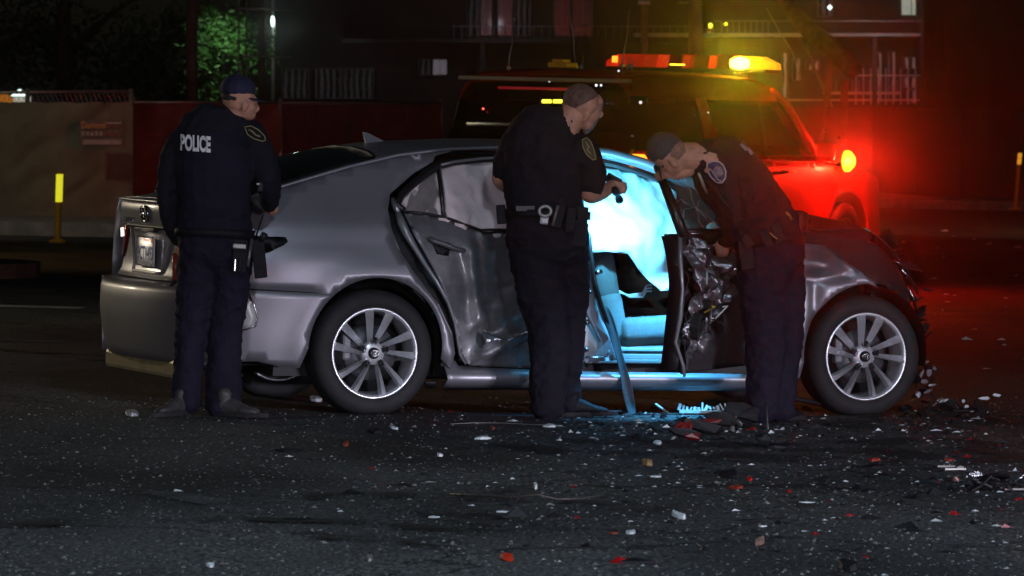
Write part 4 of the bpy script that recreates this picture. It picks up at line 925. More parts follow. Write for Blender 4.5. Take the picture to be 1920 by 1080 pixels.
for k in range(3): tube('loose_cord', [nearp(1156, 548-3*k, -.55), nearp(1180, 553+2*k, -.56), nearp(1205, 549+4*k, -.56), nearp(1212, 536+5*k, -.55), nearp(1222, 534+6*k, -.55)], .005, M_whiteplastic, car, 6)
tube('yellow_tag', [nearp(1154, 598, -.64), nearp(1160, 590, -.64), nearp(1168, 586, -.62)], [.012, .009, .004], mat('yellow_green_paper', (.45, .45, .12), .7), car, 5)
# --- wheels
def make_wheel(x, s, steer=0):
    w_ = empty('wheel', (x, 0, .32), parent=car); 
    if s > 0: w_.rotation_euler = (0, 0, math.pi)
    yo = -.895
    prof = [(.232, yo+.012), (.245, yo-.004), (.270, yo-.012), (.300, yo-.006), (.322, yo+.012), (.332, yo+.04), (.334, yo+.11), (.332, yo+.17), (.322, yo+.2), (.295, yo+.215), (.25, yo+.21), (.225, yo+.19)]
    bm = bmesh.new(); add_lathe(bm, prof, 64, 'Y')
    for v in bm.verts:
        if v.co.z < -.317: v.co.z = -.317
        a = math.atan2(v.co.z, v.co.x)
    ty = bm_obj('tyre', bm, M_rubber, w_, True)
    rim = lathe('rim', [(.236, yo+.004), (.240, yo-.004), (.232, yo-.008), (.222, yo+.004), (.218, yo+.03), (.212, yo+.10), (.205, yo+.17), (.225, yo+.19), (.228, yo+.02)], M_alloy, w_, 64)
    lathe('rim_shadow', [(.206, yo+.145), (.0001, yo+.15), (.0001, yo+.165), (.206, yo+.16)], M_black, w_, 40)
    lathe('brake_disc', [(.145, yo+.075), (.06, yo+.07), (.0001, yo+.07), (.0001, yo+.09), (.145, yo+.09)], M_alloyd, w_, 40)
    box('brake_caliper', (-.135 if s < 0 else .135, yo+.072, .03), (.05, .05, .14), M_alloyd, w_, bevel=.012)
    # spoke: ridged directional blade
    V = []; Fc = []; n = 7
    for i in range(n+1):
        t = i/n; r = .045+(.224-.045)*t; sw = .0085+.0135*t; tw = -.012+.016*t
        yy = yo+.030-.018*math.sin(t*1.9)-.010*t; ridge = .70*sw
        V += [Vector((-sw+tw, yy+.012, r)), Vector((ridge+tw, yy-.024, r)), Vector((sw+tw, yy+.016, r)), Vector((0+tw, yy+.034, r))]
        if i: a = 4*i; Fc += [(a-4+k, a-4+(k+1) % 4, a+(k+1) % 4, a+k) for k in range(4)]
    Fc += [(0, 1, 2, 3), (4*n+3, 4*n+2, 4*n+1, 4*n)]
    me = bpy.data.meshes.new('spoke'); me.from_pydata([tuple(v) for v in V], [], Fc); me.materials.append(M_alloy); me.update()
    for k in range(10):
        o = bpy.data.objects.new('spoke', me); C.objects.link(o); o.parent = w_; o.rotation_euler = (0, R(72*(k//2)+(21 if k % 2 else -9)), 0)
    lathe('hub', [(.0001, yo+.012), (.05, yo+.014), (.062, yo+.022), (.065, yo+.07), (.0001, yo+.07)], M_alloy, w_, 28, closed=False)
    for k in range(5):
        a = R(90+72*k); lathe('lug_nut', [(.0001, yo+.012), (.009, yo+.012), (.012, yo+.02), (.017, yo+.021), (.017, yo+.008), (.02, yo+.012), (.02, yo+.03), (.0001, yo+.03)], M_black, w_, 12, 'Y', (.068*math.cos(a)*.98, -.004, .068*math.sin(a)*.98), closed=False)
    hc = lathe('hub_cap', [(.0001, yo-.004), (.024, yo-.002), (.030, yo+.004), (.031, yo+.016), (.0001, yo+.016)], M_black, w_, 24, closed=False)
    tube('hub_emblem', [(.021*math.cos(2*math.pi*i/20), yo-.007, .015*math.sin(2*math.pi*i/20)) for i in range(20)], .0022, M_chrome, w_, 5, True)
    tube('hub_emblem', [(.008*math.cos(2*math.pi*i/20), yo-.007, .014*math.sin(2*math.pi*i/20)) for i in range(20)], .002, M_chrome, w_, 5, True)
    tube('hub_emblem', [(.015*math.cos(2*math.pi*i/20), yo-.007, .006+.006*math.sin(2*math.pi*i/20)) for i in range(20)], .002, M_chrome, w_, 5, True)
    return w_
make_wheel(0, -1); make_wheel(2.825, -1); make_wheel(0, 1); make_wheel(2.825, 1)
patch('mud_flap', NP([(797, 716), (822, 716), (820, 728), (800, 726)]), S(-.02), M_black, car, .02)
# inner face ring of far wheels is part of the rim lathe (pale inner lip)
for x in (0, 2.825):
    lathe('inner_rim_lip', [(.218, .672), (.236, .668), (.236, .676), (.218, .68)], M_alloy, car, 48, 'Y', (x, 0, .32))

# --- open front door, hinged at its front edge
HX, HYy = 2.30, -.875
DR = Matrix.Translation((HX, HYy, 0)) @ Matrix.Rotation(R(180+38), 4, 'Z')   # u runs from hinge to free edge
od = empty('open_front_door', parent=car); od.matrix_local = DR
# in door frame: x=u (to free edge), y>0 is outside (camera side), z up
def DW(z): return Wz(z)-.905
crx = random.Random(4)
def odisp(u, z):
    k = max(0, min(1, (u-.55)/.25))*max(0, min(1, (z-.30)/.12))
    n1 = noise.fractal(Vector((u*10, z*7, 1)), .8, 2.2, 4); cr = abs(noise.noise(Vector((u*9+2, z*8, 4))))
    f = noise.cell(Vector((u*16, z*11, 0)))
    return k*(.05*n1+.11*(.3-cr)+.03*f-.05*math.exp(-((z-.62)/.12)**2))
def odf(off=0.0): return lambda u, z: Vector((u-.03*max(0, .5-z), DW(z)+odisp(u, z)+off, z))
skin_o = [(0, .28), (0, .985), (.5, .99), (1.02, .995), (1.06, .9), (1.07, .75), (1.05, .6), (1.06, .45), (1.02, .33), (1.0, .25), (.5, .27)]
M_dd = mat('shadow_grey_door_paint', (.045, .04, .045), .5, .25, coat=.2, noise_amt=.15, nscale=9, bump=.05)  # car grey darkened: the open door's shade is put into the colour
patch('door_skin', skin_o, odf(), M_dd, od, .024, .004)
patch('inner_panel', [(0.02, .30), (.02, .97), (1.0, .98), (1.02, .6), (.98, .28)], lambda u, z: Vector((u, DW(z)-.10, z)), M_trimin, od, .06)
# crumpled bare metal near the free edge
cr = [(.66, .93), (.74, .95), (.86, .90), (.97, .97), (1.06, .97), (1.08, .8), (1.06, .66), (1.075, .5), (1.03, .36), (.99, .27), (.95, .42), (.86, .50), (.74, .56), (.66, .66), (.62, .8)]
def crf(u, z):
    n1 = abs(noise.noise(Vector((u*9+z*3, z*4.5-u*2, 9)))); n2 = abs(noise.noise(Vector((u*17-z*5, z*9+u*4, 19)))); n3 = abs(noise.noise(Vector((u*34, z*22, 29))))
    a = .16*n1+.07*n2+.02*n3
    return Vector((u+.035*noise.noise(Vector((u*9, z*9, 2))), DW(z)+odisp(u, z)*.4+.01+a, z+.03*noise.noise(Vector((u*10, z*8, 7)))))
patch('crumpled_metal', cr, crf, mat('crumpled_grey_metal', (.20, .19, .21), .27, .6, coat=.3, noise_amt=.6, nscale=9, bump=.15, bscale=50), od, .009, .003)
M_foam = mat('torn_black_foam', (.02, .018, .018), .9, noise_amt=.4, nscale=30, bump=.8, bscale=60)
for i, (u, z, sx, sz) in enumerate([(1.0, .72, .05, .07), (.93, .60, .06, .05), (1.02, .5, .04, .07), (.86, .78, .05, .04), (.97, .86, .035, .05)]):
    bm = bmesh.new(); shard(bm, (u, DW(z)+.10, z), (sx, sz), 700+i, .05, 7, Matrix.Rotation(1.4, 3, 'X')); bm_obj('torn_foam', bm, M_foam, od)
for i in range(7):
    u, z = crx.uniform(.84, 1.04), crx.uniform(.5, .9); p = Vector((u, DW(z)+.10, z)); q1 = p+Vector((crx.uniform(-.08, .08), .05, crx.uniform(-.04, .08))); q2 = q1+Vector((crx.uniform(-.08, .08), .0, crx.uniform(-.12, .02)))
    tube('torn_wire', [p, q1, q2], .0045, [M_black, M_galv, M_whiteplastic, mat('yellow_wire', (.5, .4, .05), .5) if i == 3 else M_black][i % 4], od, 5)
tube('free_edge', [(1.05, -.02, 1.0), (1.075, .0, .85), (1.08, .02, .70), (1.06, .0, .55), (1.07, -.02, .42), (1.02, 0, .30), (1.0, 0, .24)], [.012, .014, .010, .014, .010, .010, .008], M_edge, od, 7)
patch('door_end', [(0, .0), (.10, .0), (.10, .70), (0, .70)], lambda a, z: Vector((1.04, DW(z+.27)-a, z+.27)), M_black, od, .05)
fr_ = [(1.04, 0.0, .97), (1.04, -.06, 1.10), (1.02, -.13, 1.22), (.99, -.20, 1.33), (.90, -.215, 1.355), (.7, -.19, 1.32), (.4, -.12, 1.18), (.05, -.02, 1.0)]
tube('window_frame', fr_, .021, M_frm, od, 8); tube('window_frame', fr_[:4], [.032, .030, .026, .022], M_frm, od, 8)
tube('belt_moulding', [(.0, .005, .992), (.5, .008, .997), (1.03, .005, 1.0)], .013, M_frm, od, 8)
tube('belt_trim', [(.1, .015, .985), (.5, .02, .985), (1.0, .018, .988)], .004, M_chrome, od, 6)
V, T = patch_geo([(1.01, 1.0), (.97, 1.31), (.88, 1.34), (.68, 1.30), (.4, 1.17), (.1, 1.01)], lambda u, z: Vector((u, -.005-.60*(z-.98), z)), .04)
o = mesh_obj('window_glass', V, T, M_clear, od); s_ = o.modifiers.new('s', 'SOLIDIFY'); s_.thickness = .003
for k in range(9):
    a = crx.uniform(0, 6.28); u0, z0 = .78, 1.12; L = crx.uniform(.08, .22)
    p = [(u0, z0)]+[(u0+math.cos(a+crx.uniform(-.2, .2))*L*t, z0+math.sin(a+crx.uniform(-.2, .2))*L*t*.8) for t in (.4, .7, 1)]
    p = [(min(1, max(.25, u)), min(1.29, max(1.0, z))) for u, z in p]
    tube('glass_crack', [(u, .002-.60*(z-.98), z) for u, z in p], .0012, M_whiteplastic, od, 4)
bm = bmesh.new(); add_box(bm, (.12, .13, 1.05), (.10, .20, .12), None, .035); add_box(bm, (.14, .03, 1.0), (.06, .08, .03), None, .01); mr = bm_obj('door_mirror', bm, M_black, od, True)
box('mirror_glass', (.172, .135, 1.05), (.004, .16, .09), M_glass, od)
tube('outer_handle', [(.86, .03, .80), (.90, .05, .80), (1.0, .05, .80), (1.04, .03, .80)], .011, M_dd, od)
# hanging torn wire on the hood corner
tube('torn_trim', [nearp(1512, 400, -.7), nearp(1517, 415, -.75), nearp(1510, 428, -.78), nearp(1499, 435, -.78)], [.004, .006, .005, .003], M_chrome, car, 6)
# torch light thrown on the airbag from inside the opened door
lamp('SPOT', 'plate_lamp_light', CM @ Vector((-1.07, 0, .93)), 1.1, (1, .88, .70), CM @ Vector((-.985, 0, .82)), size=.02, spot=140, blend=1)
# ================================================================ RED EMERGENCY SUV (x forward from rear bumper, y=0 right side, +y left side)
SPHI = R(62)
M_suvroof = mat('red_roof_paint', (.22, .02, .01), .75, 0, spec=.12, noise_amt=.1, nscale=3)
SO = Vector((1.09, 47.0, 0)); SO.z = gz(SO.x)
SM = Matrix.Translation(SO) @ Matrix.Rotation(.0245, 4, 'Y') @ Matrix.Rotation(SPHI, 4, 'Z'); SMI = SM.inverted()
suv = empty('fire_command_suv'); suv.matrix_world = SM
tag(suv, 'red emergency utility vehicle with roof light bar parked behind the sedan', 'suv')
SWz = pchip([.3, .5, .8, 1.0, 1.15, 1.3, 1.5, 1.7, 1.8, 1.9], [.95, .985, 1.0, .995, .975, .94, .90, .86, .80, .62])
def SW_(x, z):
    k = 1
    if x < .35: k = 1-.07*((.35-x)/.35)**2.4
    if x > 4.6: k = 1-.14*((x-4.6)/.6)**2
    return SWz(z)*k
def sf(off=0.0, left=False):
    def f(x, z): yy = SW_(x, z)+off; return Vector((x, 1-yy if not left else 1+yy, z))
    return f
def sproj(px, py, y):
    o = SMI @ Vector((0, 0, CAM_H)); d = SMI.to_3x3() @ Vector(((px-960)/F, 1, -(py-HY)/F)); t = (y-o.y)/d.y; return o+d*t
low = [(.06, .42), (.03, .8), (.03, 1.22), (3.55, 1.17), (3.95, 1.13), (4.6, 1.08), (5.05, 1.0), (5.15, .8), (5.17, .45), (4.72, .42)]+arch(4.22, .42, .47, 0, 180, 12)+[(3.70, .38), (1.62, .38)]+arch(1.12, .42, .47, 0, 180, 12)+[(.6, .42)]
for L in (False, True):
    patch('body_side', low, sf(0, L), M_suvred, suv, .12, .01)
    patch('side_window', [(.10, 1.22), (.28, 1.70), (2.9, 1.73), (3.52, 1.22)], sf(-.015, L), M_suvglass, suv, .12)
    patch('roof_side', [(.05, 1.66), (.05, 1.86), (.4, 1.90), (2.85, 1.90), (3.0, 1.84), (3.05, 1.72), (2.9, 1.71), (.3, 1.70)], sf(0, L), M_suvroof, suv, .08, .012)
    patch('side_pillar', [(1.36, 1.20), (1.60, 1.20), (1.46, 1.72), (1.26, 1.72)], sf(.006, L), M_suvred, suv, .08, .012)
    patch('rear_pillar', [(.03, 1.2), (.22, 1.2), (.32, 1.72), (.06, 1.72)], sf(.006, L), M_suvglass, suv, .08, .012)
    tube('front_pillar', [sf(.004, L)(x, z) for x, z in [(2.92, 1.80), (3.1, 1.70), (3.35, 1.45), (3.6, 1.2)]], .035, M_suvred, suv)
    tube('door_gap', [sf(.002, L)(2.55, z) for z in (.45, .9, 1.2, 1.45, 1.7)], .010, M_black, suv, 6)
    tube('belt_moulding', [sf(.005, L)(x, 1.205-.012*x) for x in (.1, 1.5, 3.5)], .012, M_black, suv, 6)
    for x in (1.75, 2.75):
        tube('door_handle', [sf(.02, L)(x, 1.08), sf(.035, L)(x+.1, 1.08), sf(.02, L)(x+.22, 1.08)], .014, M_chrome if x < 2 else M_suvred, suv, 6)
# roof, windscreen, hood, tailgate, front
def sheet(name, rows, m, parent, thick=.01):
    V = []; Fc = []; n = len(rows[0])
    for r_ in rows: V += r_
    for i in range(len(rows)-1):
        for j in range(n-1): a = i*n+j; Fc.append((a, a+1, a+n+1, a+n))
    o = mesh_obj(name, V, Fc, m, parent); s_ = o.modifiers.new('s', 'SOLIDIFY'); s_.thickness = thick; return o
def row(x, z, w_, cr, n=12): return [Vector((x, 1+w_*(2*j/n-1), z+cr*(1-(2*j/n-1)**2))) for j in range(n+1)]
sheet('roof', [row(.04, 1.86, .70, .02), row(.3, 1.895, .72, .035), row(1.5, 1.90, .74, .04), row(2.7, 1.89, .74, .04), row(3.0, 1.82, .74, .035)], M_suvroof, suv)
sheet('windscreen', [row(3.0, 1.80, .76, .05), row(3.3, 1.52, .84, .06), row(3.62, 1.20, .92, .06)], M_suvglass, suv)
sheet('hood', [row(3.6, 1.18, .95, .05), row(4.3, 1.13, .95, .05), row(4.9, 1.05, .90, .05), row(5.12, .92, .84, .02)], M_suvred, suv)
sheet('front_face', [row(5.12, .92, .86, 0), row(5.2, .7, .87, 0), row(5.2, .4, .87, 0)], M_suvred, suv)
gt = sheet('tailgate', [row(.05, .52, .92, 0), row(.0, .85, .95, 0), row(.0, 1.2, .94, 0)], M_suvred, suv)
sheet('rear_window', [row(.0, 1.2, .93, 0), row(.06, 1.5, .88, 0), row(.14, 1.80, .80, .02)], M_suvglass, suv)
box('rear_bumper', (-.02, 1, .47), (.2, 1.96, .22), M_black, suv, bevel=.05)
box('rear_spoiler', (.06, 1, 1.845), (.26, 1.56, .035), M_suvwhite, suv, bevel=.012)
patch('high_brake_light', [(-.45, -.012), (.45, -.012), (.45, .012), (-.45, .012)], lambda u, v: Vector((.055, 1+u, 1.765+v)), mat('dim_brake_strip', (.3, .02, .03), .3, emis=(1, .03, .05), estr=.12, noise_amt=.4, nscale=4), suv, .1)
V_, T_ = text_geo('FIRE', .13, bold=.004)
bm = bmesh.new(); add_box(bm, (2.4, 1, .42), (4.4, 1.7, .25)); bm_obj('underbody', bm, M_black, suv)
# right tail lamp: U shaped glowing tube in dark red lens
for y_ in (.03, 1.97):
    tlb = box('tail_lamp', (.04, y_, 1.08), (.11, .10, .36), M_redlens, suv, bevel=.02)
    if y_ < 1: tube('glowing_loop', [(-.03, -.035, 1.10), (-.03, -.035, 1.19), (-.03, -.02, 1.21), (-.03, .085, 1.21), (-.03, .10, 1.19), (-.03, .10, 1.10)], .016, mat('orange_loop_lit', (1, .3, .03), .4, emis=(1, .33, .02), estr=2.4), tlb, 8)
# yellow reflections on the tailgate glass, built as glowing blocks; small indicator dots
glint = empty('rear_warning_light', (0, 0, 0), parent=suv)
def spt(px, py):   # point just in front of the slanted rear window
    o = SMI @ Vector((0, 0, CAM_H)); d = SMI.to_3x3() @ Vector(((px-960)/F, 1, -(py-HY)/F)); p = o+d*((.03-o.x)/d.x); return p
for px in (1019, 1025, 1031, 1040, 1046, 1051):
    p = spt(px, 190); box('led', (p.x+.0, p.y, p.z), (.02, .026, .03), M_lampyellow, glint, bevel=.006)
p = spt(1035, 190); box('led_housing', (p.x+.03, p.y, p.z), (.03, .26, .05), M_black, glint)
def dot(name, px, py, r, m, P_): p = P_(px, py); return lathe(name, [(.0001, r), (r*.7, r*.7), (r, 0), (r*.7, -r*.7), (.0001, -r)], m, suv, 10, 'Z', tuple(p), closed=False)
M_wdot = mat('small_white_reflection_stud', (.8, .8, .9), .3, emis=(.85, .85, 1), estr=1.4)  # glowing dots stand in for white reflections on the glass
dot('indicator_dot', 906, 204, .010, mat('red_indicator', (1, .1, .05), .4, emis=(1, .1, .04), estr=3), spt)
dot('window_stud', 1030, 152, .010, M_wdot, spt); dot('window_stud', 1118, 160, .012, M_wdot, spt); dot('window_stud', 1127, 160, .010, M_wdot, spt)
dot('window_stud', 1201, 192, .013, M_wdot, lambda a, b: sproj(a, b, .04)); dot('window_stud', 1160, 133, .009, M_wdot, spt)
dot('window_stud', 1328, 211, .008, M_wdot, lambda a, b: sproj(a, b, .06))
# wheels
for x in (1.12, 4.22):
    for y in (.14, 1.86):
        w_ = empty('wheel', (x, y, .40), parent=suv)
        lathe('tyre', [(.26, -.12), (.34, -.14), (.39, -.11), (.40, 0), (.39, .11), (.34, .14), (.26, .12)], M_rubber, w_, 36)
        lathe('rim', [(.0001, -.09), (.07, -.10), (.09, -.06), (.24, -.08), (.27, -.12), (.27, .1), (.0001, .08)], M_alloyd, w_, 36, closed=False)
        bm = bmesh.new()
        for k in range(6): a = R(60*k); add_box(bm, (.15*math.cos(a), -.085 if y < 1 else .085, .15*math.sin(a)), (.20, .03, .05), Matrix.Rotation(-a, 3, 'Y'), .008)
        bm_obj('spokes', bm, M_alloyd, w_)
# mirror
bm = bmesh.new(); add_box(bm, (3.52, -.08, 1.26), (.08, .18, .16), None, .04); add_box(bm, (3.56, .0, 1.2), (.05, .1, .04)); bm_obj('door_mirror', bm, M_suvred, suv, True)
# light bar: base, coloured lens blocks, posts
lb = empty('light_bar', (2.95, 1, 1.955), parent=suv)
LB = 0.80
bm = bmesh.new(); add_box(bm, (0, 0, .02), (.30, LB*2, .035), None, .012); add_box(bm, (0, .55, -.03), (.14, .07, .08)); add_box(bm, (0, -.55, -.03), (.14, .07, .08)); bm_obj('base_tray', bm, M_black, lb)
def lens(y0, y1, m, tip=0):
    bm = bmesh.new(); pr = [(-.15, .035), (-.11, .15), (.11, .15), (.15, .035)]
    A = [bm.verts.new((x*(1 if tip != -1 else .35), y0, z if tip != -1 else .035+(z-.035)*.45)) for x, z in pr]; B = [bm.verts.new((x*(1 if tip != 1 else .35), y1, z if tip != 1 else .035+(z-.035)*.45)) for x, z in pr]
    bm.faces.new(A[::-1]); bm.faces.new(B)
    for i in range(4): bm.faces.new((A[i], A[(i+1) % 4], B[(i+1) % 4], B[i]))
    return bm_obj('lens', bm, m, lb)
M_smoke = mat('smoked_lens', (.05, .02, .01), .2, alpha=.75, noise_amt=.3)
# +y is the left of the photograph (vehicle's left side)
lens(.70, .86, M_red_lens, 1); lens(.56, .695, M_red_dim); lens(.42, .555, M_red_dim); lens(.30, .415, M_red_dim)
lens(.05, .18, M_smoke); lens(.19, .295, M_red_lens); lens(-.06, .045, M_red_dim); lens(-.22, -.065, M_smoke); lens(-.30, -.225, M_red_lens); lens(-.45, -.305, M_smoke); lens(-.68, -.455, M_amber_lens); lens(-.86, -.685, M_amber_lens, -1)
box('led_segment', (-.15, .72, .10), (.015, .05, .06), M_amber_on.copy(), lb)
bpy.data.objects['led_segment'].active_material = mat('orange_segment', (1, .4, .05), .4, emis=(1, .42, .03), estr=1.6)
for y in (-.46, -.30, -.06, .04): tube('lens_rib', [(-.155, y, .036), (-.115, y, .155), (.115, y, .155)], .007, M_redlens, lb, 5)
bl = lathe('beacon', [(.0001, .10), (.04, .08), (.062, 0), (.045, -.08), (.0001, -.10)], M_amber_on, lb, 18, 'Y', (-.19, -.56, .085), closed=False)
# strobe on the front corner, facing the camera
ps = sproj(1590, 302, -.07)
st = empty('corner_strobe', ps, parent=suv)
lathe('housing', [(.09, .02), (.10, .0), (.085, -.02), (.07, .03)], M_black, st, 22)
lathe('lamp', [(.0001, -.075), (.055, -.055), (.098, -.01), (.10, .02), (.0001, .02)], M_red_on, st, 22, closed=False)
tube('stalk', [(0, .02, 0), (0, .14, -.06)], .02, M_black, st, 8)
def wpt(p): return SM @ p
sp0 = wpt(ps+Vector((-.10, -.06, .0))); am0 = wpt(Vector((2.66, .39, 2.04)))
lamp('POINT', 'strobe_light', sp0, 190, (1, .012, .005), size=.06)
lamp('SPOT', 'strobe_beam', sp0+Vector((0, -.05, 0)), 200, (1, .02, .008), Vector((-.6, 28, .2)), size=.06, spot=40, blend=.4)
lamp('POINT', 'amber_beacon_light', am0, 25, (1, .60, .02), size=.05)
lamp('SPOT', 'amber_beam', am0+Vector((0, -.05, .02)), 90, (1, .74, .02), Vector((.2, 5, 8)), size=.05, spot=36, blend=.3)
lamp('SPOT', 'red_bar_light', wpt(Vector((2.9, 2.0, 2.16))), 800, (1, .022, .012), P(600, 300, 73), size=.05, spot=34, blend=.8)
# aerials and roof clutter
def whip(px, py0, py1, px1, y, ball=None):
    o = SMI @ Vector((0, 0, CAM_H))
    def at(a, b): return sproj(a, b, y)
    p0 = at(px, py0); p1 = at(px1, py1); mid = (p0+p1)/2+Vector((.02, 0, 0))
    w_ = tube('whip_aerial', [p0, p0.lerp(p1, .3), mid, p1], [.007, .006, .005, .004], M_galv, suv, 6)
    lathe('aerial_base', [(.0001, .03), (.018, .025), (.022, 0), (.0001, -.02)], M_galv, w_, 10, 'Z', tuple(p0), closed=False)
    if ball: lathe('aerial_tip', [(.0001, .018), (.016, 0), (.0001, -.018)], M_silver, w_, 10, 'Z', tuple(p1+Vector((.01, 0, .0))), closed=False)
whip(953, 129, 36, 963, 1.2, True); whip(1080, 128, 17, 1067, .9); whip(1166, 125, 18, 1180, .9)
whip(1090, 127, 103, 1093, .7); whip(1177, 126, 106, 1179, .55); whip(1184, 126, 108, 1186, .5)
p = sproj(1055, 122, .9); bm = bmesh.new(); add_box(bm, p, (.22, .18, .045), None, .01); add_box(bm, p+Vector((-.03, 0, .035)), (.16, .10, .03), None, .008); bm_obj('roof_antenna_box', bm, M_yellowp, suv)
bm = bmesh.new(); add_box(bm, sproj(1270, 119, .5)+Vector((0, 0, -.01)), (.06, .12, .012)); bm_obj('amber_marker', bm, M_lampyellow, suv)
bm = bmesh.new(); p = sf(.004)(3.9, .92); add_tube(bm, [p+Vector((.06*math.cos(a), -.002, .06*math.sin(a))) for a in [i*.785 for i in range(8)]], .006, 5, True); bm_obj('door_emblem', bm, M_redplastic, suv)
lathe('hood_knob', [(.0001, .02), (.02, 0), (.0001, -.02)], M_chrome, suv, 8, 'Z', tuple(sproj(1547, 243, .12)), closed=False)
lathe('hood_knob', [(.0001, .02), (.02, 0), (.0001, -.02)], M_chrome, suv, 8, 'Z', tuple(sproj(1573, 259, .12)), closed=False)

# ================================================================ PEOPLE
def ellipsoid(bm, c, r, rot=None, n=14):
    res = bmesh.ops.create_uvsphere(bm, u_segments=n, v_segments=n//2+3, radius=1)
    M = Matrix.Translation(Vector(c)) @ (rot.to_4x4() if rot is not None else Matrix.Identity(4)) @ Matrix.Diagonal((*r, 1))
    bmesh.ops.transform(bm, matrix=M, verts=res['verts'])
def limb(bm, pts, n=18):
    # pts: (Vector, in-plane radius, depth radius); rings interpolated by Catmull-Rom, closed with domes
    K = len(pts); out = []
    for i in range(K-1):
        p0, p1, p2, p3 = pts[max(0, i-1)], pts[i], pts[i+1], pts[min(K-1, i+2)]
        for s in range(5):
            t = s/5
            def cr(a, b, c, d): return .5*((2*b)+(c-a)*t+(2*a-5*b+4*c-d)*t*t+(3*b-a-3*c+d)*t**3)
            out.append((Vector([cr(p0[0][k], p1[0][k], p2[0][k], p3[0][k]) for k in range(3)]), cr(p0[1], p1[1], p2[1], p3[1]), cr(p0[2], p1[2], p2[2], p3[2])))
    out.append(pts[-1])
    d0 = (out[0][0]-out[1][0]).normalized(); d1 = (out[-1][0]-out[-2][0]).normalized()
    a, b = out[0], out[-1]
    cap0 = [(a[0]+d0*a[1]*h, a[1]*k, a[2]*k) for h, k in ((.75, .45), (.55, .72), (.28, .92))]
    cap1 = [(b[0]+d1*b[1]*h, b[1]*k, b[2]*k) for h, k in ((.28, .92), (.55, .72), (.75, .45))]
    out = cap0+out+cap1
    rings = []
    for i, (p, ra, rb) in enumerate(out):
        d = (out[min(len(out)-1, i+1)][0]-out[max(0, i-1)][0]).normalized()
        s = d.cross(Vector((0, 1, 0)))
        s = s.normalized() if s.length > .15 else Vector((1, 0, 0)); t = d.cross(s).normalized()
        rings.append([bm.verts.new(p+s*math.cos(2*math.pi*k/n)*ra+t*math.sin(2*math.pi*k/n)*rb) for k in range(n)])
    for i in range(len(rings)-1):
        for k in range(n): bm.faces.new((rings[i][k], rings[i][(k+1) % n], rings[i+1][(k+1) % n], rings[i+1][k]))
    bm.faces.new(rings[0][::-1]); bm.faces.new(rings[-1])
def fuse(name, bm, vox, m, parent, wr=0.0, ws=9.0, seed=0, smooth=3, inv=None):
    bmesh.ops.recalc_face_normals(bm, faces=bm.faces[:]); me = bpy.data.meshes.new(name+'_raw'); bm.to_mesh(me); bm.free()
    o = bpy.data.objects.new(name+'_raw', me); C.objects.link(o)
    r_ = o.modifiers.new('r', 'REMESH'); r_.mode = 'VOXEL'; r_.voxel_size = vox
    s_ = o.modifiers.new('s', 'SMOOTH'); s_.iterations = smooth; s_.factor = .5
    bpy.context.view_layer.update(); dg = bpy.context.evaluated_depsgraph_get(); m2 = bpy.data.meshes.new_from_object(o.evaluated_get(dg)); bpy.data.objects.remove(o)
    m2.name = name
    if wr:
        nn = [v.normal.copy() for v in m2.vertices]; co = []
        for v, vn in zip(m2.vertices, nn):
            p = v.co.copy()
            f = noise.fractal(Vector((p.x*ws, p.y*ws, p.z*ws*.75+seed)), .9, 2.1, 3)
            r2 = .5-abs(noise.noise(Vector((p.x*ws*.8+p.z*ws*.9, p.y*ws, p.z*ws*1.3-p.x*ws*.5+seed))))*2
            r3 = max(0, .16-abs(noise.noise(Vector((p.x*ws*1.1-p.z*ws*2.2+seed, p.y*ws*1.5, p.z*ws*1.2+p.x*ws*1.4)))))*6; co += list(p+vn*wr*(f*.7+r2*.7+r3*(.4 if wr > .006 else 0)))
        m2.vertices.foreach_set('co', co)
    o = bpy.data.objects.new(name, m2); C.objects.link(o); m2.materials.clear(); m2.materials.append(m)
    m2.polygons.foreach_set('use_smooth', [True]*len(m2.polygons)); o.parent = parent
    return o
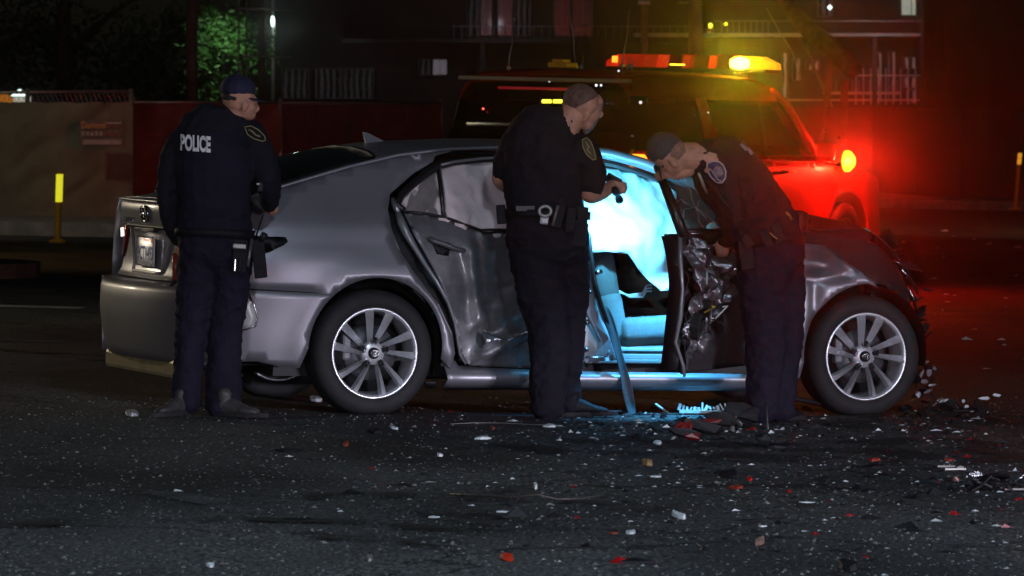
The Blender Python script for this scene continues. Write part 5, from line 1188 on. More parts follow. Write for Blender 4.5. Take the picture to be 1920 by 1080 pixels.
class Fig:
    def __init__(s, px, py, Y0, label, group='police officers around the sedan'):
        s.Y0 = Y0; b = P(px, py, Y0); b.z = gz(b.x); s.b = b; s.root = empty('person', b); tag(s.root, label, 'police officer'); s.root['group'] = group
        s.k = Y0/F
    def p(s, px, py, dy=0): return P(px, py, s.Y0+dy)-s.b
    def limb(s, bm, L, k=1.0):
        # (px, py, dy, r px, depth radius m or None)
        limb(bm, [(s.p(a[0], a[1], a[2]), a[3]*s.k*k, (a[4] if len(a) > 4 and a[4] else a[3]*s.k)*k) for a in L])
    def ell(s, bm, px, py, dy, rx, ry, rz, rot=0): ellipsoid(bm, s.p(px, py, dy), (rx*s.k, ry, rz*s.k), Matrix.Rotation(R(rot), 3, 'Y'))
    def hand(s, bm, px, py, dy, ang, size=1.0, curl=.8, side=1):
        # palm, four unequal curled fingers and a thumb leaving the side of the palm
        a = R(ang); d = Vector((math.cos(a), 0, -math.sin(a))); t = Vector((-d.z, 0, d.x)); c = s.p(px, py, dy); q = .001*size
        limb(bm, [(c-d*30*q, 26*q, 20*q), (c, 36*q, 17*q), (c+d*38*q, 38*q, 15*q)], 10)
        dep = Vector((0, 1, 0))
        for i, L in enumerate((62, 70, 66, 50)):
            o = c+d*36*q+t*(i-1.5)*17*q; e = []
            x = o.copy(); th = 0
            for j in range(4):
                e.append((x.copy(), (8.6-j*.7)*q, (8.6-j*.7)*q)); th += curl*.75 if j else curl*.4
                x = x+(d*math.cos(th)+dep*math.sin(th)*side)*L*q/3
            limb(bm, e, 8)
        o = c-d*12*q-t*26*q
        limb(bm, [(o, 11*q, 11*q), (o-t*16*q+d*18*q, 10*q, 10*q), (o-t*16*q+d*42*q+dep*14*q*side, 9*q, 9*q), (o-t*6*q+d*58*q+dep*26*q*side, 8*q, 8*q)], 8)
    def bvh(s, objs):
        V = []; Fc = []
        for o in objs: k = len(V); V += [v.co+s.b for v in o.data.vertices]; Fc += [tuple(i+k for i in p.vertices) for p in o.data.polygons]
        s.tree = BVHTree.FromPolygons(V, Fc)
    def hit(s, px, py, off=.004):
        c = Vector((0, 0, CAM_H)); d = (P(px, py, s.Y0)-c).normalized(); h = s.tree.ray_cast(c, d)
        q = h[0] if h[0] else P(px, py, s.Y0)
        return q-d*off-s.b
    def decal(s, name, poly, m, off=.004, step=4, parent=None):
        V, T = patch_geo(poly, lambda a, b: s.hit(a, b, off), step)
        o = mesh_obj(name, V, T, m, parent or s.root); s_ = o.modifiers.new('s', 'SOLIDIFY'); s_.thickness = .002; return o
    def decal_text(s, name, txt, x0, y0, x1, y1, m, slope=0, off=.005, bold=.02, shear=0):
        V, Fc = text_geo(txt, 1.0, bold=bold, shear=shear); a = min(v.x for v in V); b = max(v.x for v in V); c = min(v.y for v in V); d = max(v.y for v in V)
        return mesh_obj(name, [s.hit(x0+(v.x-a)/(b-a)*(x1-x0), y1+(v.y-c)/(d-c)*(y0-y1)+slope*(v.x-a)/(b-a), off) for v in V], Fc, m, s.root, False)
    def band(s, name, L, m, parent=None, hgt=.022):
        # belt: ring of ellipse around (px, py, dy) with radii (px, m), tilted by slope
        px, py, dy, ra, rb, slope = L; bm = bmesh.new(); n = 40; rings = []
        for i in range(n):
            a = 2*math.pi*i/n; ca, sa = math.cos(a), math.sin(a); o = s.p(px+ra*ca, py+slope*ca, dy+rb*sa); nrm = Vector((ca, sa, 0))
            rings.append([bm.verts.new(o+nrm*x+Vector((0, 0, z))) for x, z in ((-.006, -hgt), (.006, -hgt), (.008, hgt), (-.006, hgt))])
        for i in range(n):
            for k in range(4): bm.faces.new((rings[i][k], rings[(i+1) % n][k], rings[(i+1) % n][(k+1) % 4], rings[i][(k+1) % 4]))
        return bm_obj(name, bm, m, parent or s.root, True)
def shoe(f, name, px, py, dy, ang, m, L=.29):
    # heel at pixel, toe towards ang (degrees from +X in plan), sole on the road
    w0 = P(px, py, f.Y0+dy); a = R(ang); d = Vector((math.cos(a), math.sin(a), 0)); t = Vector((-d.y, d.x, 0)); z0 = gz(w0.x)
    h = Vector((w0.x, w0.y, z0))-f.b; bm = bmesh.new()
    limb(bm, [(h+d*u+Vector((0, 0, z)), hh, wd) for u, z, hh, wd in [(.88*q0, q1, q2, q3) for q0, q1, q2, q3 in [(-.015, .045, .034, .030), (.03, .055, .044, .038), (.08, .055, .045, .040), (.13, .045, .036, .041), (.18, .036, .027, .045), (.225, .032, .022, .043), (.25, .028, .018, .034)]]], 16)
    limb(bm, [(h+d*.02+Vector((0, 0, .06)), .040, .044), (h+d*.03+Vector((0, 0, .12)), .044, .048)], 14)
    bm2 = bmesh.new()
    o = fuse('shoe', bm, .006, m, f.root, smooth=4)
    pts = []
    for k in range(20):
        th = 2*math.pi*k/20; u = .125+.165*math.cos(th); pts.append(h+d*u+t*(.044+.006*math.cos(th))*math.sin(th))
    A = [bm2.verts.new(p+Vector((0, 0, .004))) for p in pts]; B = [bm2.verts.new(p+Vector((0, 0, .026))) for p in pts]; bm2.faces.new(A[::-1]); bm2.faces.new(B)
    for k in range(20): bm2.faces.new((A[k], A[(k+1) % 20], B[(k+1) % 20], B[k]))
    bm_obj('sole', bm2, M_rubber, o); return o
def pouch(f, name, px, py, w_, h_, dep, m, rot=0, off=.02, parent=None):
    q = f.hit(px, py, off); return box(name, q, (w_, dep, h_), m, parent or f.root, Matrix.Rotation(R(rot), 3, 'Y'), .006)

# ---- officer with cap and POLICE on the back
A1 = Fig(392, 778, 28.4, 'officer in dark cap with POLICE printed across the back of the jacket')
tor = [(432, 232, 0, 40, .075), (410, 252, 0, 74, .12), (402, 295, 0, 78, .145), (402, 350, .0, 72, .14), (402, 400, 0, 70, .135), (402, 428, 0, 70, .135)]
hipL = [(402, 420, 0, 70, .13), (402, 455, 0, 70, .135)]
lL = [(372, 450, 0, 36, .105), (368, 520, .02, 38, .10), (360, 600, .03, 31, .085), (352, 690, .02, 28, .075), (349, 752, 0, 29, .07)]
lR = [(432, 450, 0, 38, .105), (432, 520, .02, 39, .10), (424, 600, .05, 34, .085), (420, 690, .03, 32, .075), (418, 758, -.02, 34, .075)]
aL = [(348, 258, .02, 27), (324, 305, .03, 26), (316, 370, .05, 22), (326, 425, .10, 18), (340, 452, .14, 15)]
aR = [(470, 252, .02, 29), (494, 300, 0, 27), (504, 345, 0, 22), (504, 372, .10, 18), (504, 384, .22, 15)]
bm = bmesh.new()
for L in (tor, hipL, lL, lR, aL, aR): A1.limb(bm, L, .78)
A1.ell(bm, 447, 178, 0, 31, .098, 38, 8); A1.ell(bm, 458, 200, .01, 23, .07, 27, 18); A1.ell(bm, 467, 214, .02, 13, .05, 12, 30)
A1.limb(bm, [(433, 240, 0, 22), (440, 215, 0, 21), (446, 195, 0, 22)])
A1.limb(bm, [(476, 192, .03, 3.6), (482, 203, .035, 5.2), (479, 208, .03, 4)]); A1.limb(bm, [(472, 213, .03, 4, .02), (476, 216, .03, 3.5, .018)])
A1.limb(bm, [(457, 190, -.078, 4, .012), (460, 197, -.082, 7, .010), (457, 207, -.078, 4, .01)])
A1.limb(bm, [(474, 184, .02, 6, .04), (478, 187, .03, 4, .035)])
A1.hand(bm, 505, 382, .26, 60, .85, .9); A1.hand(bm, 345, 462, .16, 80, .95, .8)
fuse('body', bm, .0052, M_skin, A1.root, smooth=2)
bm = bmesh.new()
for L in (tor, aL, aR): A1.limb(bm, L)
A1.limb(bm, [(425, 236, 0, 33, .075), (436, 224, .01, 27, .07)])
jk = fuse('jacket', bm, .009, M_cloth2, A1.root, .010, 8, 1)
bm = bmesh.new(); A1.limb(bm, [(400, 285, -.015, 68, .15), (401, 330, -.015, 70, .155), (402, 385, -.01, 67, .145)])
vest = fuse('vest', bm, .010, M_cloth, A1.root, .004, 7, 2)
bm = bmesh.new()
for L in (hipL, lL, lR): A1.limb(bm, L)
tr = fuse('trousers', bm, .009, M_cloth, A1.root, .012, 9, 3)
A1.bvh([jk, vest, tr])
bm = bmesh.new(); A1.ell(bm, 446, 166, 0, 34.5, .106, 27, 6)
bmesh.ops.bisect_plane(bm, geom=bm.verts[:]+bm.edges[:]+bm.faces[:], plane_co=A1.p(446, 180), plane_no=(.10, 0, -1), clear_outer=True); bmesh.ops.holes_fill(bm, edges=bm.edges[:])
cp = fuse('cap', bm, .006, M_capc, A1.root, .002, 14, 4, 2)
vp = []
V, T = patch_geo([(-.06, .02), (.0, .085), (.06, .095), (.12, .075), (.14, .0), (.12, -.075), (.06, -.095), (0, -.085), (-.06, -.02)], lambda u, v: A1.p(464, 181)+Vector((u*.42, v, -.20*u*u-.028*(u+.06)-.9*v*v*.6)), .02)
V, T = patch_geo([(0, -.085), (.05, -.075), (.075, -.04), (.082, 0), (.075, .04), (.05, .075), (0, .085)], lambda u, v: A1.p(468, 180)+Vector((u, v+.012, -.35*u-1.5*v*v)), .018)
o = mesh_obj('visor', V, T, M_capc, cp); s_ = o.modifiers.new('s', 'SOLIDIFY'); s_.thickness = .004
tube('cap_button', [A1.p(444, 139), A1.p(444, 136.5)], [.008, .005], M_capc, cp)
bm = bmesh.new(); A1.ell(bm, 443, 184, 0, 30.5, .098, 14, 10); fuse('hair', bm, .006, M_hair, A1.root, .002, 40, 2, 1)
for dy in (-.012, .045): lathe('eye', [(.0001, -.007), (.007, 0), (.0001, .007)], M_hair, A1.root, 10, 'Y', tuple(A1.p(475, 190, dy)), closed=False)
A1.decal_text('back_lettering', 'POLICE', 338, 251, 395, 282, M_white, 4.5, off=.013, bold=.045)
patch_pts = [(459, 238), (470, 236), (484, 243), (496, 255), (498, 263), (492, 265), (476, 260), (464, 252)]
s1 = A1.decal('shoulder_patch', patch_pts, M_cloth2, .004, 4)
def outline(f, pts, r, m, parent, off=.007, name='patch_border'): return tube(name, [f.hit(a, b, off) for a, b in resample(pts, 5)], r, m, parent, 5, True)
outline(A1, patch_pts, .0028, M_gold, s1)
tube('patch_stitch', [A1.hit(a, b, .008) for a, b in [(466, 243), (474, 247), (479, 253), (488, 256)]], .004, M_gold, s1, 5)
A1.band('duty_belt', (402, 437, 0, 73, .145, 3), M_leather)
pouch(A1, 'radio_pouch', 450, 480, .075, .17, .05, M_leather, 4, .015); pouch(A1, 'radio_label', 449, 462, .07, .026, .012, M_galv, 4, .062)
for k in range(3): pouch(A1, 'pouch_clip', 441+k*9, 497, .008, .07, .008, M_chrome if k == 0 else M_black, 4, .05)
pouch(A1, 'holster', 486, 485, .065, .20, .06, M_leather, -6, .02); tube('baton', [A1.hit(472, 448, .05), A1.hit(464, 500, .05)], .011, mat('dark_metal_baton', (.13, .12, .13), .35, .5), A1.root)
tube('pistol_grip', [A1.hit(488, 452, .04), A1.hit(497, 438, .05)], [.016, .019], M_black, A1.root)
tube('radio_cord', [A1.hit(a, b, .012) for a, b in [(493, 345), (490, 372), (496, 395), (486, 425), (478, 450)]], .005, M_black, A1.root)
pouch(A1, 'shoulder_microphone', 488, 350, .028, .05, .03, M_black, 0, .02); pouch(A1, 'microphone_clip', 484, 345, .018, .008, .008, M_white, 0, .05)
shoe(A1, 'shoe', 348, 765, .0, 235, M_shoe, .28); shoe(A1, 'shoe', 412, 775, -.04, -28, M_shoe)
# small red handled tool held behind the leg
tl_ = empty('red_tool', A1.p(330, 500, .2)+A1.b); tube('handle', [(0, 0, .07), (0, 0, -.07)], .020, M_redplastic, tl_, 10); tube('blade', [(0, 0, -.07), (-.03, 0, -.10)], [.014, .006], M_black, tl_, 8)
tag(tl_, 'red handled tool hanging beside the leg of the capped officer', 'tool')

# ---- grey haired officer in short sleeves
A2 = Fig(1030, 775, 28.93, 'grey haired bareheaded officer in short sleeves looking into the open doorway')
tor = [(1062, 228, 0, 34, .08), (1032, 255, 0, 76, .13), (1022, 300, 0, 80, .15), (1018, 350, 0, 74, .145), (1022, 390, 0, 72, .14), (1026, 412, 0, 76, .14)]
hipL = [(1026, 408, 0, 76, .14), (1024, 450, 0, 77, .145)]
lL = [(1002, 455, 0, 52, .115), (1016, 545, 0, 49, .105), (1030, 630, .01, 40, .09), (1029, 705, 0, 35, .08), (1025, 762, 0, 34, .078)]
lR = [(1060, 455, .05, 45, .11), (1068, 545, .10, 37, .10), (1064, 630, .13, 33, .085), (1064, 705, .15, 25, .07), (1066, 756, .16, 22, .065)]
sL = [(968, 262, .02, 27), (948, 300, .04, 22), (940, 326, .05, 17)]; fL = [(940, 318, .05, 13), (934, 336, .06, 12), (946, 350, .15, 11), (965, 362, .24, 9)]
sR = [(1090, 278, -.02, 30), (1108, 318, -.03, 29), (1108, 350, -.02, 25)]; fR = [(1106, 345, -.02, 22), (1108, 362, .0, 20), (1128, 360, .10, 15), (1146, 350, .18, 11)]
bm = bmesh.new()
for L in (tor, hipL, lL, lR): A2.limb(bm, L, .78)
for L in (sL, sR): A2.limb(bm, L, .8)
for L in (fL, fR): A2.limb(bm, L)
A2.ell(bm, 1091, 191, 0, 33, .094, 30, 28); A2.ell(bm, 1102, 208, .03, 24, .07, 30, 22); A2.ell(bm, 1102, 230, .035, 13, .055, 17, 14)
A2.limb(bm, [(1058, 240, 0, 29), (1069, 222, 0, 28), (1082, 204, 0, 26)])
A2.limb(bm, [(1120, 206, .07, 4), (1127, 214, .075, 5), (1121, 219, .07, 4)])
A2.limb(bm, [(1098, 207, -.058, 4, .012), (1101, 215, -.064, 6.5, .010), (1096, 225, -.056, 4, .01)])
A2.limb(bm, [(1122, 184, .03, 6, .04), (1125, 190, .04, 5, .035)])
A2.hand(bm, 1152, 348, .20, 15, .95, .9); A2.hand(bm, 968, 365, .27, 30, .95, .9)
fuse('body', bm, .0052, M_skin, A2.root, smooth=2)
bm = bmesh.new()
for L in (tor, sL, sR): A2.limb(bm, L)
A2.limb(bm, [(1048, 244, 0, 36, .08), (1060, 232, .0, 28, .07)])
sh = fuse('shirt', bm, .009, M_cloth2, A2.root, .010, 8, 11)
bm = bmesh.new()
for L in (hipL, lL, lR): A2.limb(bm, L)
tr = fuse('trousers', bm, .009, M_cloth2, A2.root, .013, 9, 13)
A2.bvh([sh, tr])
# hair: close cropped shell over crown and nape, beard along jaw
bm = bmesh.new(); A2.ell(bm, 1090, 188, .0, 35.5, .099, 31, 28)
bmesh.ops.bisect_plane(bm, geom=bm.verts[:]+bm.edges[:]+bm.faces[:], plane_co=A2.p(1080, 203), plane_no=(.55, 0, -1), clear_outer=True); bmesh.ops.holes_fill(bm, edges=bm.edges[:])
fuse('hair', bm, .005, mat('cropped_brown_grey_hair', (.15, .085, .07), .7, noise_amt=.45, nscale=50, bump=.8, bscale=220), A2.root, .0015, 60, 3, 1)
bm = bmesh.new(); A2.limb(bm, [(1127, 190, .03, 5, .03), (1124, 206, .05, 5, .035), (1117, 222, .05, 6, .04), (1108, 236, .04, 7, .045), (1099, 246, .03, 6, .035)])
fuse('beard', bm, .005, M_grey_hair, A2.root, .003, 60, 5, 1)
for dy in (-.005, .06): lathe('eye', [(.0001, -.007), (.007, 0), (.0001, .007)], M_hair, A2.root, 10, 'Y', tuple(A2.p(1121, 196, dy)), closed=False)
pp = [(1092, 262), (1100, 258), (1108, 266), (1114, 282), (1118, 298), (1112, 300), (1100, 290), (1093, 276)]
s2 = A2.decal('shoulder_patch', pp, mat('olive_patch_cloth', (.07, .06, .035), .8), .004, 4); outline(A2, pp, .003, M_gold, s2)
tube('patch_stitch', [A2.hit(a, b, .008) for a, b in [(1098, 266), (1104, 275), (1101, 281), (1108, 289)]], .004, M_gold, s2, 5)
A2.band('duty_belt', (1026, 402, 0, 79, .152, 3), M_leather)
# cuffs case on the belt
cq = A2.hit(1022, 396, .022)
def ring(c, a, b, r, m, name, par): return tube(name, [c+Vector((a*math.cos(2*math.pi*i/24), -.002*(i % 2), b*math.sin(2*math.pi*i/24))) for i in range(24)], r, m, par, 6, True)
cu = ring(cq, .031, .026, .011, M_galv, 'handcuffs', A2.root); box('cuff_case', cq+Vector((-.004, .006, -.042)), (.045, .02, .055), M_galv, cu, Matrix.Rotation(R(8), 3, 'Y'), .006); box('cuff_lock', cq+Vector((-.002, -.010, -.05)), (.03, .012, .022), M_white, cu, None, .004)
pouch(A2, 'magazine_pouch', 1050, 405, .04, .13, .04, M_leather, 14, .02); pouch(A2, 'radio_pouch', 1070, 412, .05, .13, .05, M_leather, 5, .02)
pouch(A2, 'holster', 1088, 425, .07, .21, .07, M_leather, 5, .0); tube('belt_baton', [A2.hit(1046, 385, .045), A2.hit(1036, 424, .045)], .009, mat('worn_baton', (.16, .13, .13), .4, .3), A2.root)
pouch(A2, 'belt_case', 940, 402, .05, .10, .06, M_leather, -5, .01); box('belt_badge', A2.hit(985, 391, .012), (.10, .006, .028), mat('dull_belt_keeper', (.08, .07, .08), .5), A2.root, None, .003)
shoe(A2, 'shoe', 1018, 768, .02, 70, M_shoe); shoe(A2, 'shoe', 1062, 762, .14, 20, M_leather)
# phone and small torch in his hand
ph = empty('mobile_phone', A2.p(1150, 338, .20)+A2.b); box('phone_body', (0, 0, 0), (.085, .02, .05), M_black, ph, Matrix.Rotation(R(30), 3, 'Y'), .006); box('phone_camera', (-.02, -.011, .012), (.014, .004, .014), M_glass, ph, Matrix.Rotation(R(30), 3, 'Y'))
tag(ph, 'black phone held up by the grey haired officer', 'phone')
tpos = A2.p(1153, 357, .12)+A2.b; tgt = P(1205, 470, 29.85); tdir = (tgt-tpos).normalized()
tg = empty('torch', tpos); tg.rotation_euler = tdir.to_track_quat('Z', 'Y').to_euler()
lathe('torch_barrel', [(.0001, -.01), (.020, -.01), (.021, 0), (.021, .03), (.014, .045), (.014, .10), (.021, .115), (.022, .14), (.017, .142)], M_black, tg, 20, 'Z', closed=False)
lathe('torch_lens', [(.0001, .136), (.017, .136), (.017, .139), (.0001, .140)], M_torch, tg, 18, 'Z', closed=False)
tag(tg, 'lit black torch below the phone, shining into the cabin', 'torch')
lamp('SPOT', 'torch_beam', tpos+tdir*.16, 80, (.11, .60, 1), tgt, size=.02, spot=165, blend=1)

# ---- officer leaning in at the open front door
A3 = Fig(1440, 785, 29.0, 'capped officer bent forward over the open front door of the sedan')
tor = [(1322, 292, -.34, 34, .09), (1348, 308, -.28, 62, .14), (1380, 345, -.18, 66, .155), (1412, 392, -.09, 64, .15), (1438, 430, -.02, 62, .145), (1446, 455, 0, 62, .14)]
hipL = [(1440, 440, -.01, 61, .14), (1446, 480, 0, 62, .145)]
lL = [(1428, 485, -.04, 48, .115), (1430, 560, -.03, 44, .10), (1436, 640, -.01, 38, .085), (1432, 705, 0, 34, .078), (1430, 768, 0, 33, .075)]
lR = [(1466, 485, .08, 44, .11), (1472, 560, .10, 38, .095), (1472, 640, .10, 34, .085), (1466, 705, .10, 30, .075), (1464, 768, .10, 28, .07)]
aN = [(1352, 320, -.34, 27), (1366, 365, -.33, 25), (1378, 410, -.26, 22), (1372, 440, -.14, 17), (1360, 452, .0, 14)]
aF = [(1338, 318, -.16, 26), (1350, 360, -.10, 23), (1362, 395, .06, 18), (1356, 414, .28, 15)]
bm = bmesh.new()
for L in (tor, hipL, lL, lR, aN, aF): A3.limb(bm, L, .78)
A3.ell(bm, 1252, 288, -.42, 34, .095, 30, 20); A3.ell(bm, 1258, 306, -.42, 27, .08, 24, 35); A3.ell(bm, 1252, 318, -.41, 18, .06, 18, 35)
A3.limb(bm, [(1332, 300, -.34, 30), (1302, 294, -.38, 27), (1272, 294, -.42, 27)]); A3.limb(bm, [(1290, 318, -.38, 14, .05), (1268, 322, -.41, 16, .05)])
A3.limb(bm, [(1240, 322, -.43, 6), (1234, 331, -.43, 6.5), (1240, 335, -.43, 5)])
A3.limb(bm, [(1257, 301, -.505, 4, .012), (1264, 307, -.512, 7, .012), (1268, 313, -.505, 4, .01)])
A3.hand(bm, 1358, 458, .04, 100, .95, .9); A3.hand(bm, 1344, 428, .36, 130, .95, 1.2)
fuse('body', bm, .0052, M_skin, A3.root, smooth=2)
bm = bmesh.new()
for L in (tor, aN, aF): A3.limb(bm, L)
A3.limb(bm, [(1335, 300, -.32, 38, .09), (1320, 297, -.35, 33, .08), (1310, 296, -.37, 31, .075)])
sh = fuse('shirt', bm, .009, M_cloth2, A3.root, .010, 8, 21)
bm = bmesh.new()
for L in (hipL, lL, lR): A3.limb(bm, L)
tr = fuse('trousers', bm, .009, M_cloth, A3.root, .013, 9, 23)
A3.bvh([sh, tr])
bm = bmesh.new(); A3.ell(bm, 1248, 280, -.42, 37, .104, 32, 20)
bmesh.ops.bisect_plane(bm, geom=bm.verts[:]+bm.edges[:]+bm.faces[:], plane_co=A3.p(1251, 291, -.42), plane_no=(.75, 0, -.66), clear_outer=True); bmesh.ops.holes_fill(bm, edges=bm.edges[:])
cp = fuse('cap', bm, .006, mat('charcoal_cap_cloth', (.045, .04, .05), .85, noise_amt=.15, nscale=30, bump=.3, bscale=150), A3.root, .003, 14, 4, 2)
V, T = patch_geo([(0, -.085), (.05, -.075), (.075, -.04), (.085, 0), (.075, .04), (.05, .075), (0, .085)], lambda u, v: A3.p(1236, 312, -.42)+Vector((.25*u-.9*v*v, v, -u)), .018)
o = mesh_obj('visor', V, T, M_cloth2, cp); s_ = o.modifiers.new('s', 'SOLIDIFY'); s_.thickness = .005
bm = bmesh.new(); A3.ell(bm, 1262, 284, -.42, 27, .099, 25, 20); A3.limb(bm, [(1282, 286, -.42, 11, .07), (1272, 284, -.42, 16, .08)]); fuse('hair', bm, .006, mat('close_shaved_hair', (.24, .13, .10), .7, noise_amt=.3, nscale=50, bump=.4, bscale=220), A3.root, .002, 40, 2, 1)
lathe('eye', [(.0001, -.007), (.007, 0), (.0001, .007)], M_hair, A3.root, 10, 'Y', tuple(A3.p(1243, 312, -.48)), closed=False)
pp = [(1326, 306), (1337, 302), (1348, 303), (1356, 310), (1361, 322), (1360, 334), (1354, 343), (1344, 342), (1333, 332), (1326, 320)]
s3 = A3.decal('shoulder_patch', pp, M_patchblue, .005, 4); outline(A3, pp, .004, M_silver, s3)
A3.decal('patch_emblem', [(1337, 320), (1343, 312), (1351, 315), (1356, 325), (1352, 331), (1343, 332)], mat('lilac_embroidery', (.24, .20, .28), .8, noise_amt=.4, nscale=80), .010, 4, s3)
tube('patch_stitch', [A3.hit(a, b, .012) for a, b in [(1333, 318), (1339, 327), (1346, 337), (1353, 340)]], .003, M_silver, s3, 5)
outline(A3, [(1337, 319), (1343, 311), (1352, 314), (1356, 326), (1345, 331)], .002, M_gold, s3, .012)
A3.band('duty_belt', (1444, 440, -.01, 63, .15, 12), M_leather)
for a in [(1458, 418, .05, .10, -20), (1436, 428, .045, .09, -25), (1400, 432, .05, .08, -30)]: pouch(A3, 'belt_pouch', a[0], a[1]+18, a[2], a[3], .04, M_leather, a[4], .02)
tube('pouch_edge', [A3.hit(a, b, .05) for a, b in [(1444, 437), (1450, 443), (1457, 448)]], .004, M_gold, A3.root)
pouch(A3, 'holster', 1398, 470, .07, .2, .07, M_leather, -8, .01)
tube('back_clip', [A3.hit(1474, 398, .01), A3.hit(1480, 404, .012), A3.hit(1484, 412, .01)], .008, mat('brass_clip', (.45, .3, .12), .35, .8), A3.root)
for a, b in (((1389, 270), (1400, 281)), ((1403, 279), (1410, 289))): tube('shoulder_radio', [A3.hit(*a, .012), A3.hit(*b, .012)], .010, mat('grey_radio_plastic', (.2, .2, .24), .5), A3.root)
tube('collar_microphone', [A3.hit(1310, 325, .01), A3.hit(1318, 346, .01), A3.hit(1326, 362, .01)], [.007, .010, .006], M_galv, A3.root)
tube('radio_cord', [A3.hit(a, b, .01) for a, b in [(1340, 350), (1352, 372), (1372, 395), (1392, 412)]], .005, M_black, A3.root)
shoe(A3, 'shoe', 1428, 780, .0, 150, M_shoe); shoe(A3, 'shoe', 1462, 778, .12, 60, M_leather)

t3 = A3.p(1326, 452, .42)+A3.b; g3 = P(1236, 690, 29.56); d3 = (g3-t3).normalized()
to = empty('torch', t3); to.rotation_euler = d3.to_track_quat('Z', 'Y').to_euler()
lathe('torch_barrel', [(.0001, -.14), (.013, -.14), (.014, -.02), (.021, .005), (.022, .03), (.018, .032)], M_black, to, 18, 'Z', closed=False)
lathe('torch_lens', [(.0001, .028), (.017, .028), (.017, .031), (.0001, .032)], M_torch, to, 18, 'Z', closed=False)
tag(to, 'lit torch in the lowered far hand of the officer leaning in', 'torch')
lamp('SPOT', 'torch_beam', t3+d3*.08, 125, (.08, .50, 1), g3, size=.02, spot=100, blend=.9)
# ================================================================ DEBRIS ON THE ROAD
def piece(name, px, py, s, m, label, cat, seed, h=.012, ang=0, n=7, group=None, tilt=.1, extra=None):
    g = onground(px, py); rr = random.Random(seed); k = g.y/F; f = empty(name, g)
    bm = bmesh.new(); a = s[0]*k/2; b = s[1]*.8; q = Matrix.Rotation(R(ang), 3, 'Z') @ Matrix.Rotation(tilt, 3, 'X')
    pts = [q @ Vector((a*math.cos(2*math.pi*i/n)*rr.uniform(.7, 1.1), b*math.sin(2*math.pi*i/n)*rr.uniform(.6, 1.1), 0)) for i in range(n)]
    lo = min(p.z for p in pts)
    top_ = []
    for p in pts: p.z -= lo; top_.append(p*1.0+Vector((rr.uniform(-.1, .1)*a, 0, h*.55*rr.uniform(.5, 1.3))))
    A = [bm.verts.new(p+Vector((0, 0, .001))) for p in pts]; B = [bm.verts.new(Vector((p.x*.9, p.y*.9, p.z))) for p in top_]
    c = bm.verts.new(sum(top_, Vector())/n+Vector((0, 0, h*.2)))
    bm.faces.new(A[::-1])
    for i in range(n): bm.faces.new((A[i], A[(i+1) % n], B[(i+1) % n], B[i])); bm.faces.new((B[i], B[(i+1) % n], c))
    me_o = bm_obj(name, bm, m, None, False, g); bpy.data.objects.remove(f)
    tag(me_o, label, cat, group)
    if extra: extra(me_o)
    return me_o
